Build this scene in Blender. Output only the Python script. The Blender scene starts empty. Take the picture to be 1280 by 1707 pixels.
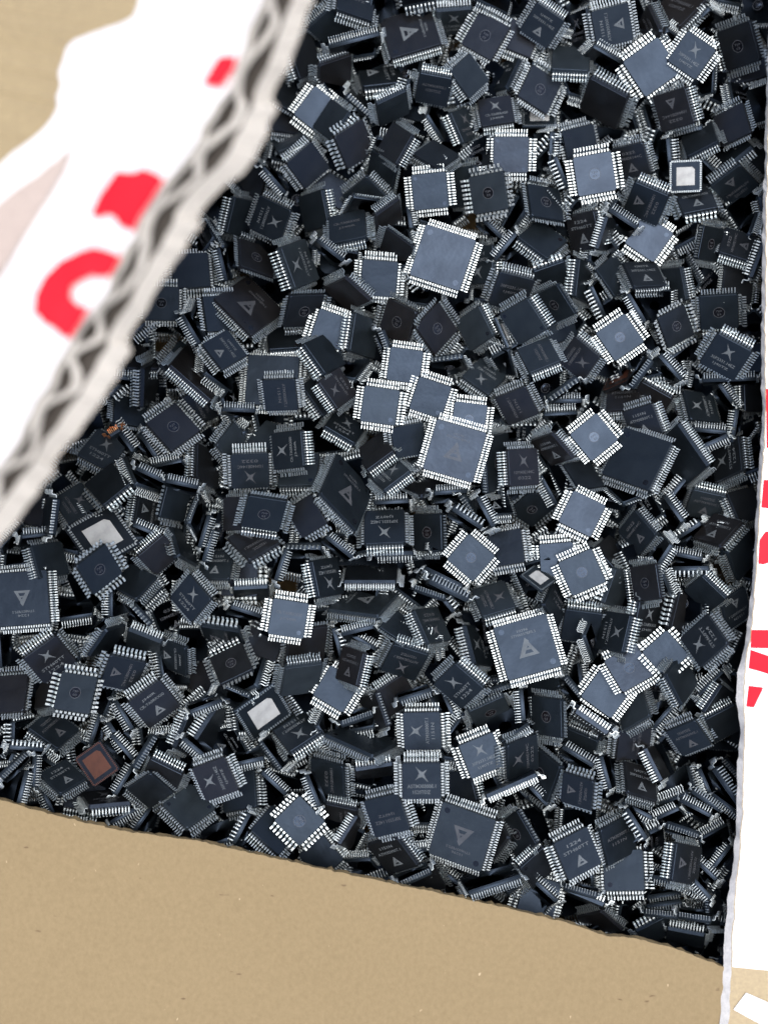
import bpy, bmesh, math, random
import numpy as np
from mathutils import Matrix, Vector, Quaternion

random.seed(7)
rng = np.random.default_rng(11)
sc = bpy.context.scene
COL = sc.collection
MM = 0.001

# ------------------------------------------------------------------ camera
CAM_H = 0.275                      # metres above the pile's reference plane
F_PX = 9.0 * CAM_H / MM            # 9 photo pixels per millimetre on that plane
PW, PH = 1280, 1707
cam_d = bpy.data.cameras.new('camera')
cam = bpy.data.objects.new('camera', cam_d)
COL.objects.link(cam)
cam.location = (0, 0, CAM_H)
cam.rotation_euler = (0, 0, 0)
cam_d.sensor_fit = 'VERTICAL'
cam_d.sensor_height = 24.0
cam_d.lens = F_PX / PH * 24.0
cam_d.clip_start = 0.005
cam_d.clip_end = 60.0
cam_d.dof.use_dof = True
cam_d.dof.focus_distance = CAM_H - 0.013
cam_d.dof.aperture_fstop = 4.7
sc.camera = cam

# ------------------------------------------------------------------ light
SUN_EL, SUN_AZ = 84.0, 55.0        # elevation; compass angle counted from +Y (picture top) towards +X (picture right)
world = bpy.data.worlds.new('World')
sc.world = world
world.use_nodes = True
wn = world.node_tree
for n in list(wn.nodes):
    wn.nodes.remove(n)
sky = wn.nodes.new('ShaderNodeTexSky')
sky.sky_type = 'NISHITA'
sky.sun_disc = False
sky.sun_elevation = math.radians(SUN_EL)
sky.sun_rotation = math.radians(SUN_AZ)
sky.dust_density = 7.0
sky.air_density = 1.0
sky.ozone_density = 1.0
bg = wn.nodes.new('ShaderNodeBackground')
bg.inputs['Strength'].default_value = 0.15
wo = wn.nodes.new('ShaderNodeOutputWorld')
wn.links.new(sky.outputs['Color'], bg.inputs['Color'])
wn.links.new(bg.outputs['Background'], wo.inputs['Surface'])

sun_d = bpy.data.lights.new('sun', 'SUN')
sun_d.energy = 1.65
sun_d.angle = math.radians(47)
sun_d.color = (0.94, 0.97, 1.0)
sun = bpy.data.objects.new('sun', sun_d)
COL.objects.link(sun)
_el, _az = math.radians(SUN_EL), math.radians(SUN_AZ)
sdir = Vector((math.cos(_el) * math.sin(_az), math.cos(_el) * math.cos(_az), math.sin(_el)))
sun.rotation_euler = (-sdir).to_track_quat('-Z', 'Y').to_euler()
sun.location = sdir * 2

sc.view_settings.view_transform = 'Standard'
sc.view_settings.look = 'None'
sc.view_settings.exposure = 0.55
sc.view_settings.gamma = 1.0
sc.view_settings.use_curve_mapping = False
sc.render.engine = 'CYCLES'
sc.cycles.max_bounces = 6
sc.cycles.diffuse_bounces = 3
sc.cycles.glossy_bounces = 3
sc.cycles.use_denoising = True
sc.cycles.sample_clamp_indirect = 6.0

# ------------------------------------------------------------------ helpers
def at(u, v, z):
    """Where the sight line through photo pixel (u, v) meets height z (metres)."""
    k = (CAM_H - z) / F_PX
    return Vector(((u - PW / 2) * k, (PH / 2 - v) * k, z))

def mesh_obj(name, verts, faces, mats, parent=None, smooth=False, midx=None):
    me = bpy.data.meshes.new(name)
    me.from_pydata([tuple(v) for v in verts], [], faces)
    for m in (mats if isinstance(mats, (list, tuple)) else [mats]):
        me.materials.append(m)
    if midx is not None:
        me.polygons.foreach_set('material_index', midx)
    if smooth:
        me.polygons.foreach_set('use_smooth', [True] * len(me.polygons))
    me.update()
    o = bpy.data.objects.new(name, me)
    COL.objects.link(o)
    o.parent = parent
    return o

def empty(name, loc=(0, 0, 0)):
    o = bpy.data.objects.new(name, None)
    o.empty_display_size = 0.003
    COL.objects.link(o)
    o.location = loc
    return o

def tag(o, label=None, cat=None, group=None, kind=None):
    if label: o['label'] = label
    if cat: o['category'] = cat
    if group: o['group'] = group
    if kind: o['kind'] = kind
    return o

# ------------------------------------------------------------------ materials
def new_mat(name):
    m = bpy.data.materials.new(name)
    m.use_nodes = True
    nt = m.node_tree
    return m, nt, nt.nodes['Principled BSDF']

def nd(nt, t, **kw):
    n = nt.nodes.new(t)
    for k, v in kw.items():
        setattr(n, k, v)
    return n

def ramp(nt, src, stops):
    r = nd(nt, 'ShaderNodeValToRGB')
    el = r.color_ramp.elements
    while len(el) < len(stops):
        el.new(0.5)
    for e, (p, c) in zip(el, stops):
        e.position = p
        e.color = (c[0], c[1], c[2], 1) if isinstance(c, (tuple, list)) else (c, c, c, 1)
    nt.links.new(src, r.inputs['Fac'])
    return r.outputs['Color']

def noise(nt, scale, detail=3, rough=0.55, stretch=None):
    tc = nd(nt, 'ShaderNodeTexCoord')
    src = tc.outputs['Object']
    if stretch:
        mp = nd(nt, 'ShaderNodeMapping')
        mp.inputs['Scale'].default_value = stretch
        nt.links.new(src, mp.inputs['Vector'])
        src = mp.outputs['Vector']
    n = nd(nt, 'ShaderNodeTexNoise')
    n.inputs['Scale'].default_value = scale
    n.inputs['Detail'].default_value = detail
    n.inputs['Roughness'].default_value = rough
    nt.links.new(src, n.inputs['Vector'])
    return n.outputs['Fac']

def mat_plastic(name, base, r0, r1, spec=0.42, vary=1.0):
    m, nt, b = new_mat(name)
    oi = nd(nt, 'ShaderNodeObjectInfo')
    nz = noise(nt, 420, 4, 0.65)
    nz2 = noise(nt, 5200, 2, 0.6)
    nz3 = noise(nt, 170, 3, 0.6)
    c = ramp(nt, nz, [(0.3, [x * 0.8 for x in base]), (0.75, [x * 1.35 for x in base])])
    du = ramp(nt, noise(nt, 2600, 3, 0.6), [(0.0, 0.0), (0.70, 0.0), (0.80, 0.35)])
    dm = nd(nt, 'ShaderNodeMixRGB')
    nt.links.new(du, dm.inputs['Fac']); nt.links.new(c, dm.inputs['Color1'])
    dm.inputs['Color2'].default_value = (0.16, 0.15, 0.14, 1)
    c = dm.outputs[0]
    tint = ramp(nt, oi.outputs['Random'], [(0.0, (1.35, 1.05, 0.98)), (0.45, (0.75, 0.85, 0.95)), (0.8, (1.0, 1.15, 1.3)), (1.0, (2.1, 2.3, 2.5))])
    tm = nd(nt, 'ShaderNodeMixRGB', blend_type='MULTIPLY')
    tm.inputs['Fac'].default_value = vary
    nt.links.new(c, tm.inputs['Color1']); nt.links.new(tint, tm.inputs['Color2'])
    nt.links.new(tm.outputs[0], b.inputs['Base Color'])
    mr = nd(nt, 'ShaderNodeMapRange')
    mr.inputs['To Min'].default_value = r0
    mr.inputs['To Max'].default_value = r1
    mx = nd(nt, 'ShaderNodeMath', operation='MULTIPLY_ADD')
    nt.links.new(oi.outputs['Random'], mx.inputs[0])
    mx.inputs[1].default_value = 0.6
    sh = nd(nt, 'ShaderNodeMath', operation='MULTIPLY')
    nt.links.new(ramp(nt, nz3, [(0.3, 0.0), (0.7, 1.0)]), sh.inputs[0])
    sh.inputs[1].default_value = 0.6
    nt.links.new(sh.outputs[0], mx.inputs[2])
    nt.links.new(mx.outputs[0], mr.inputs['Value'])
    nt.links.new(mr.outputs['Result'], b.inputs['Roughness'])
    b.inputs['Specular IOR Level'].default_value = spec
    b.inputs['Specular Tint'].default_value = (0.47, 0.66, 1.0, 1)  # bluish sky glare put into the plastic's specular colour
    wv = nd(nt, 'ShaderNodeBump')
    wv.inputs['Strength'].default_value = 0.6
    wv.inputs['Distance'].default_value = 0.00022
    nt.links.new(nz3, wv.inputs['Height'])
    bp = nd(nt, 'ShaderNodeBump')
    bp.inputs['Strength'].default_value = 0.35
    bp.inputs['Distance'].default_value = 0.00002
    nt.links.new(wv.outputs['Normal'], bp.inputs['Normal'])
    nt.links.new(nz2, bp.inputs['Height'])
    nt.links.new(bp.outputs['Normal'], b.inputs['Normal'])
    return m

def mat_metal(name, col, rough, noise_s=900):
    m, nt, b = new_mat(name)
    nz = noise(nt, noise_s, 3, 0.6)
    c = ramp(nt, nz, [(0.3, [x * 0.72 for x in col]), (0.65, col)])
    nt.links.new(c, b.inputs['Base Color'])
    b.inputs['Metallic'].default_value = 1.0
    b.inputs['Roughness'].default_value = rough
    return m

M_BODY = mat_plastic('moulded_black_plastic', (0.0058, 0.0070, 0.0074), 0.26, 0.46)
M_MARK = mat_plastic('laser_marked_plastic', (0.082, 0.094, 0.102), 0.5, 0.65, 0.3, 0.0)
M_MARK_DIM = mat_plastic('faint_laser_mark', (0.045, 0.048, 0.052), 0.45, 0.6, 0.4, 0.0)
M_DISC = mat_plastic('mould_recess_plastic', (0.005, 0.005, 0.006), 0.10, 0.2)
M_PIN = mat_metal('tinned_lead_metal', (0.50, 0.565, 0.59), 0.47)
M_PINCU = mat_metal('copper_lead_metal', (0.85, 0.42, 0.22), 0.3)
M_PAD = mat_metal('matte_tin_pad', (0.38, 0.40, 0.405), 0.6, 500)
M_PAD.node_tree.nodes['Principled BSDF'].inputs['Metallic'].default_value = 0.2
M_PADBR = mat_metal('copper_pad', (0.078, 0.029, 0.018), 0.5, 500)
M_PADBR.node_tree.nodes['Principled BSDF'].inputs['Metallic'].default_value = 0.35

def mat_kraft(name, c0, c1, bump=0.25, fleck=True, fibre=(1, 0.8, 1)):
    m, nt, b = new_mat(name)
    big = noise(nt, 28, 4, 0.6)
    fib = noise(nt, 1300, 5, 0.75, fibre)
    mixv = nd(nt, 'ShaderNodeMath', operation='MULTIPLY_ADD')
    nt.links.new(fib, mixv.inputs[0]); mixv.inputs[1].default_value = 0.8
    hb = nd(nt, 'ShaderNodeMath', operation='MULTIPLY')
    nt.links.new(big, hb.inputs[0]); hb.inputs[1].default_value = 0.2
    nt.links.new(hb.outputs[0], mixv.inputs[2])
    c = ramp(nt, mixv.outputs[0], [(0.28, c0), (0.74, c1)])
    if fleck:
        fl = noise(nt, 800, 2, 0.5, (1, 0.6, 1))
        fr = ramp(nt, fl, [(0.0, 0.0), (0.75, 0.0), (0.79, 0.8)])
        mx = nd(nt, 'ShaderNodeMixRGB')
        nt.links.new(fr, mx.inputs['Fac'])
        nt.links.new(c, mx.inputs['Color1'])
        mx.inputs['Color2'].default_value = (0.46, 0.37, 0.24, 1)
        fd = noise(nt, 620, 2, 0.5, (0.4, 1, 1))
        fr2 = ramp(nt, fd, [(0.0, 1.0), (0.235, 1.0), (0.27, 0.0)])
        mx2 = nd(nt, 'ShaderNodeMixRGB')
        nt.links.new(fr2, mx2.inputs['Fac'])
        nt.links.new(mx.outputs[0], mx2.inputs['Color1'])
        mx2.inputs['Color2'].default_value = (0.13, 0.09, 0.05, 1)
        c = mx2.outputs[0]
    nt.links.new(c, b.inputs['Base Color'])
    b.inputs['Roughness'].default_value = 0.75
    b.inputs['Specular IOR Level'].default_value = 0.25
    bp = nd(nt, 'ShaderNodeBump')
    bp.inputs['Strength'].default_value = bump
    bp.inputs['Distance'].default_value = 0.00025
    nt.links.new(mixv.outputs[0], bp.inputs['Height'])
    nt.links.new(bp.outputs['Normal'], b.inputs['Normal'])
    return m

M_KRAFT = mat_kraft('kraft_board', (0.186, 0.141, 0.075), (0.245, 0.189, 0.105))
M_KRAFT_DK = mat_kraft('kraft_board_inside', (0.16, 0.11, 0.055), (0.25, 0.18, 0.09), 0.2, False)
M_KRAFT_TAPED = mat_kraft('kraft_under_clear_tape', (0.25, 0.20, 0.125), (0.40, 0.325, 0.19), 0.1, False, (1, 1, 1))
M_KRAFT_TAPED.node_tree.nodes['Principled BSDF'].inputs['Roughness'].default_value = 0.3
M_FLUTE = mat_kraft('raw_cut_corrugation', (0.36, 0.345, 0.315), (0.54, 0.52, 0.475), 0.3, False)
M_HOLLOW_SHADE = mat_kraft('flute_hollow_shade', (0.03, 0.027, 0.023), (0.09, 0.08, 0.07), 0.3, False)  # inner paper of the cut edge, shade of the hollows put into its colour
M_CLEAR_GLARE = mat_kraft('clear_tape_glare', (0.36, 0.30, 0.27), (0.50, 0.43, 0.39), 0.1, False, (1, 1, 1))  # clear tape over board, its pale glare put into the colour
M_EDGE = mat_kraft('torn_paper_edge', (0.42, 0.43, 0.44), (0.7, 0.7, 0.7), 0.5, False)

def mat_tape(name, c0, c1, rough):
    m, nt, b = new_mat(name)
    nz = noise(nt, 45, 4, 0.55)
    c = ramp(nt, nz, [(0.3, c0), (0.6, c1)])
    nt.links.new(c, b.inputs['Base Color'])
    b.inputs['Roughness'].default_value = rough
    bp = nd(nt, 'ShaderNodeBump')
    bp.inputs['Strength'].default_value = 0.6
    bp.inputs['Distance'].default_value = 0.003
    nt.links.new(nz, bp.inputs['Height'])
    nt.links.new(bp.outputs['Normal'], b.inputs['Normal'])
    return m
M_WHITE = mat_tape('white_tape', (0.66, 0.66, 0.69), (0.74, 0.74, 0.75), 0.35)
M_RED = mat_tape('red_print_on_tape', (0.60, 0.012, 0.026), (0.68, 0.02, 0.036), 0.65)
M_RED.node_tree.nodes['Principled BSDF'].inputs['Specular IOR Level'].default_value = 0.1
# ------------------------------------------------------------------ chip prototypes (millimetres, origin at the body centre)
def body_arrays(side, thick=1.4, chamf=0.25):
    def ring(s, c, z):
        h = s / 2
        return [(h - c, h, z), (h, h - c, z), (h, -h + c, z), (h - c, -h, z),
                (-h + c, -h, z), (-h, -h + c, z), (-h, h - c, z), (-h + c, h, z)]
    t = thick / 2
    rings = [ring(side - 0.34, chamf, -t), ring(side - 0.22, chamf, -t + 0.06), ring(side, chamf, -0.08), ring(side, chamf, 0.08),
             ring(side - 0.22, chamf, t - 0.06), ring(side - 0.34, chamf, t)]
    v = [p for r in rings for p in r]
    f = []
    for k in range(len(rings) - 1):
        for i in range(8):
            j = (i + 1) % 8
            f.append((k * 8 + j, k * 8 + i, k * 8 + 8 + i, k * 8 + 8 + j)[::-1])
    f.append(tuple(range(8)))
    f.append(tuple(reversed(range((len(rings) - 1) * 8, len(rings) * 8))))
    return v, f

def row_arrays(side, n, pitch, w, flip, seed, th=0.14):
    """One row of gull-wing leads along the +X side of a body."""
    r = random.Random(seed)
    v, f = [], []
    s = -1 if flip else 1
    whole = (r.uniform(-0.05, 0.05), r.uniform(-0.06, 0.06))
    for i in range(n):
        y = (i - (n - 1) / 2) * pitch + r.uniform(-0.015, 0.015)
        skew = r.uniform(-0.03, 0.03)
        dz = whole[1] + r.uniform(-0.035, 0.035)
        if r.random() < 0.035:
            dz += r.uniform(-0.25, 0.3); skew += r.uniform(-0.2, 0.2)
        x0 = side / 2 - 0.05
        path = [(x0, 0), (x0 + 0.46, 0.0), (x0 + 0.57, -0.10), (x0 + 0.66, -0.80 + dz), (x0 + 0.78, -0.92 + dz), (x0 + 1.40 + whole[0], -0.95 + dz * 1.4)]
        base = len(v)
        for k, (x, z) in enumerate(path):
            a, b = path[max(k - 1, 0)], path[min(k + 1, len(path) - 1)]
            tx, tz = b[0] - a[0], b[1] - a[1]
            L = math.hypot(tx, tz)
            nx, nz = -tz / L * th / 2, tx / L * th / 2
            yy = y + skew * k / 5
            hw = w / 2 * (1.25 if k < 2 else 1.0)
            for (q, e) in ((1, -hw), (1, hw), (-1, hw), (-1, -hw)):
                v.append((x + nx * q, yy + e, s * (z + nz * q)))
        for k in range(len(path) - 1):
            for q in range(4):
                a0, a1 = base + k * 4 + q, base + k * 4 + (q + 1) % 4
                q4 = (a0, a1, a1 + 4, a0 + 4)
                f.append(q4 if s > 0 else q4[::-1])
        e = base + (len(path) - 1) * 4
        f.append((e, e + 1, e + 2, e + 3) if s > 0 else (e + 3, e + 2, e + 1, e))
    return v, f

def rot_z(v, k):
    c, s = [(1, 0), (0, 1), (-1, 0), (0, -1)][k % 4]
    return [(x * c - y * s, x * s + y * c, z) for x, y, z in v]

def disc_arrays(cx, cy, r, z, n=28):
    v = [(cx + r * math.cos(2 * math.pi * i / n), cy + r * math.sin(2 * math.pi * i / n), z) for i in range(n)]
    return v, [tuple(range(n))]

def join(parts):
    V, F = [], []
    for v, f in parts:
        o = len(V)
        V += list(v)
        F += [tuple(i + o for i in q) for q in f]
    return V, F

def solid(v, f, h=0.012):
    """Give a flat outline a thin real thickness."""
    n = len(v)
    V = list(v) + [(x, y, z - h) for x, y, z in v]
    F = list(f)
    cnt = {}
    for q in f:
        for i in range(len(q)):
            a, b = q[i], q[(i + 1) % len(q)]
            cnt[(a, b)] = 1
    for (a, b) in cnt:
        if (b, a) not in cnt:
            F.append((b, a, a + n, b + n))
    return V, F

_text_cache = {}
def lit_rim_arrays(r0, r1, z, n=32):
    v = [(r * math.cos(2 * math.pi * i / n), r * math.sin(2 * math.pi * i / n), z) for r in (r0, r1) for i in range(n)]
    return v, [(i, n + i, n + (i + 1) % n, (i + 1) % n) for i in range(n)]

def text_arrays(s, width, cx, cy, z, height=None):
    """Flat lettering, width in mm, centred at (cx, cy)."""
    if s not in _text_cache:
        cu = bpy.data.curves.new('lettering', 'FONT')
        cu.body = s
        cu.resolution_u = 2
        cu.offset = 0.012
        o = bpy.data.objects.new('lettering', cu)
        COL.objects.link(o)
        dg = bpy.context.evaluated_depsgraph_get()
        me = o.evaluated_get(dg).to_mesh()
        vs = [tuple(p.co) for p in me.vertices]
        fs = [tuple(p.vertices) for p in me.polygons]
        o.evaluated_get(dg).to_mesh_clear()
        bpy.data.objects.remove(o)
        bpy.data.curves.remove(cu)
        _text_cache[s] = (vs, fs)
    vs, fs = _text_cache[s]
    xs = [p[0] for p in vs]; ys = [p[1] for p in vs]
    x0, x1, y0, y1 = min(xs), max(xs), min(ys), max(ys)
    k = width / (x1 - x0)
    ky = (height / (y1 - y0)) if height else k * 1.15
    return [(cx + (x - (x0 + x1) / 2) * k, cy + (y - (y0 + y1) / 2) * ky, z) for x, y, _ in vs], fs

def star_arrays(cx, cy, r, z):
    """Slanting star logo: a long and a short tapered bar crossing."""
    def lens(x0, y0, x1, y1, w, zz):
        dx, dy = x1 - x0, y1 - y0
        L = math.hypot(dx, dy)
        nx, ny = -dy / L, dx / L
        pts = [(0, .05), (.22, .3), (.42, 1), (.58, 1), (.78, .45), (1, .12)]
        out = [(x0 + dx * t + nx * w * k, y0 + dy * t + ny * w * k) for t, k in pts]
        out += [(x0 + dx * t - nx * w * k, y0 + dy * t - ny * w * k) for t, k in reversed(pts)]
        return [(cx + x * r, cy + y * r, zz) for x, y in out], [tuple(range(12))]
    return join([lens(-0.72, 1.0, 0.78, -1.0, 0.2, z), lens(-0.75, -0.72, 0.62, 0.55, 0.24, z + 0.002)])

def tri_arrays(cx, cy, r, z):
    """Triangular logo: heavy letter-like triangle with an inner bar."""
    def q(*p):
        return [(cx + x * r, cy + y * r, z) for x, y in p]
    parts = [q((0.0, 1.0), (0.32, 0.62), (-0.55, -0.78), (-0.98, -0.78)),
             q((0.0, 1.0), (-0.12, 0.62), (0.62, -0.78), (0.98, -0.78))[::-1],
             q((-0.86, -0.78), (-0.7, -0.5), (0.7, -0.5), (0.86, -0.78))[::-1],
             q((-0.36, -0.18), (-0.24, 0.02), (0.30, 0.02), (0.40, -0.18))[::-1]]
    V, F = [], []
    for k, p in enumerate(parts):
        o = len(V)
        V += [(x, y, zz + 0.002 * k) for x, y, zz in p]
        F.append((o, o + 1, o + 2, o + 3))
    return V, F

ZT = 0.716
TEXTS = [('ASTM30300E.1', '1520TDZ'), ('ATM30300T.1', '1151N'), ('30P3331.14EZ', '1J40TZ'), ('10M40E144C', '0322'), ('CR-TA0RRX00', 'J340R'),
         ('STH60TT', '1224')]
def faces_up(v, f):
    out = []
    for q in f:
        a, b, c = (Vector(v[q[i]]) for i in range(3))
        out.append(q if (b - a).cross(c - a).z >= 0 else tuple(reversed(q)))
    return v, out

def mark_arrays(code, side, var):
    """Returns (printed verts/faces with any painted rim highlight, mould-mark verts/faces)."""
    t1, t2 = TEXTS[var % len(TEXTS)]
    s = side
    pr, mo = [], []
    k = s / 7.0
    if code in 'X':
        pr += [star_arrays(0, 0.17 * s, 0.19 * s, ZT), text_arrays(t1, 0.66 * s, 0, -0.13 * s, ZT, 0.085 * s), text_arrays(t2, 0.42 * s, 0, -0.28 * s, ZT, 0.085 * s)]
    if code == 'S':
        pr += [star_arrays(0, 0.19 * s, 0.21 * s, ZT), text_arrays('ASTM30300E.1', 0.72 * s, 0, -0.13 * s, ZT, 0.1 * s), text_arrays('1520TDZ', 0.44 * s, 0, -0.29 * s, ZT, 0.1 * s)]
    if code == 'A' and side > 10:
        pr += [tri_arrays(0, -0.02 * s, 0.16 * s, ZT), text_arrays('STH6037EF5.5', 0.42 * s, 0, 0.24 * s, ZT, 0.045 * s), text_arrays('1224', 0.2 * s, 0, 0.31 * s, ZT, 0.045 * s)]
    elif code == 'A':
        pr += [tri_arrays(0, -0.18 * s, 0.15 * s, ZT), text_arrays(t1, 0.72 * s, 0, 0.12 * s, ZT, 0.08 * s), text_arrays(t2, 0.4 * s, 0, 0.27 * s, ZT, 0.08 * s)]
    if code in 'Tt':
        pr += [text_arrays(t1, 0.7 * s, 0, 0.14 * s, ZT, 0.085 * s), text_arrays(t2, 0.45 * s, 0, -0.02 * s, ZT, 0.085 * s)]
    if code == 'B':
        pr += [tri_arrays(0, -0.02 * s, 0.19 * s, ZT), text_arrays('STH6037EF5.5', 0.45 * s, 0, 0.24 * s, ZT, 0.045 * s), text_arrays('10296', 0.2 * s, 0, 0.31 * s, ZT, 0.045 * s)]
    if code in 'BD':
        mo += [disc_arrays(-0.37 * s, 0.37 * s, 0.052 * s, ZT - 0.01), disc_arrays(0.37 * s, -0.37 * s, 0.052 * s, ZT - 0.01)]
    if code in 'dt':
        mo += [disc_arrays(0.34 * s, -0.34 * s, 0.06 * s, ZT - 0.01)]
    if code == 'O':
        mo += [disc_arrays(0, 0, 0.145 * s, ZT - 0.01)]
        pr += [lit_rim_arrays(0.135 * s, 0.15 * s, ZT + 0.002), text_arrays('7J0', 0.16 * s, 0, 0.035 * s, ZT + 0.004, 0.06 * s), text_arrays('03', 0.1 * s, 0, -0.055 * s, ZT + 0.004, 0.06 * s)]  # ring paints the lit edge of the mould recess, not print
    if code == 'o':
        mo += [disc_arrays(0, 0, 0.16 * s, ZT - 0.01)]
        pr += [lit_rim_arrays(0.15 * s, 0.165 * s, ZT + 0.002), text_arrays('705', 0.2 * s, 0, 0.06 * s, ZT + 0.004, 0.085 * s), text_arrays('03', 0.13 * s, 0, -0.06 * s, ZT + 0.004, 0.085 * s)]  # paler ring stands for light caught on the recess edge
    res = []
    for L in (pr, mo):
        if L:
            v, f = join([faces_up(*p) for p in L])
            res.append(solid(v, f))
        else:
            res.append(None)
    return res

SPEC = {'s': (7.0, 12, 0.53, 0.215), 'b': (11.0, 20, 0.52, 0.22), 'c': (7.0, 8, 0.80, 0.38), 'r': (3.0, 6, 0.45, 0.24)}
NVAR = 3
_mesh = {}
def get_mesh(key, builder, mat):
    if key not in _mesh:
        v, f = builder()
        me = bpy.data.meshes.new(key[0])
        me.from_pydata([(x * MM, y * MM, z * MM) for x, y, z in v], [], f)
        me.materials.append(mat)
        me.update()
        _mesh[key] = (me, np.array(v, dtype=np.float64), f)
    return _mesh[key]

def qfn_parts(brown):
    s = 8.6
    parts = []
    bv, bf = body_arrays(s, 0.95, 0.1)
    parts.append(('chip_body', ('chip_body', 'q'), lambda: (bv, bf), M_BODY, Matrix()))
    pv = []
    h = 2.35 if not brown else 2.75
    pad = [(-h, h, 0.5), (-h, -h, 0.5), (h, -h, 0.5), (h, h * 0.72, 0.5), (h * 0.72, h, 0.5)]
    parts.append(('thermal_pad', ('thermal_pad', brown), lambda: solid(pad, [(0, 1, 2, 3, 4)], 0.04), M_PADBR if brown else M_PAD, Matrix()))
    def contacts():
        L = []
        n = 16
        for i in range(n):
            y = (i - (n - 1) / 2) * 0.475
            L.append(solid([(s / 2 - 0.62, y - 0.125, 0.5), (s / 2 - 0.16, y - 0.125, 0.5), (s / 2 - 0.16, y + 0.125, 0.5), (s / 2 - 0.62, y + 0.125, 0.5)], [(0, 1, 2, 3)], 0.05))
        return join(L)
    for k in range(4):
        parts.append(('contact_row', ('contact_row', brown), contacts, M_PIN if not brown else M_PADBR, Matrix.Rotation(k * math.pi / 2, 4, 'Z')))
    return parts

def chip_parts(typ, mark, up, var, flip):
    """(name, mesh key, builder, material, local matrix) for every part of one chip."""
    if typ in 'qk':
        return qfn_parts(typ == 'k')
    side, n, pitch, w = SPEC[typ]
    parts = [('chip_body', ('chip_body', typ), lambda: body_arrays(side), M_BODY, Matrix())]
    for k in range(4):
        sd = (var * 5 + k * 3) % 7
        parts.append(('pin_row', ('pin_row', typ, flip, sd), (lambda sd=sd: row_arrays(side, n, pitch, w, flip, sd)),
                      M_PINCU if typ == 'r' else M_PIN, Matrix.Rotation(k * math.pi / 2, 4, 'Z')))
    if mark != 'P':
        ma = _mark_cache.setdefault((mark, typ, var % 6), mark_arrays(mark, side, var))
        R = Matrix.Rotation(-up * math.pi / 2, 4, 'Z')
        dim = mark not in 'SXBoA' or var % 3 == 0
        if ma[0]:
            parts.append(('printed_marking', ('printed_marking', mark, typ, var % 6, dim), lambda: ma[0], M_MARK_DIM if dim else M_MARK, R))
        if ma[1]:
            parts.append(('mould_mark', ('mould_mark', mark, typ), lambda: ma[1], M_DISC, R))
    return parts
_mark_cache = {}

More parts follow.
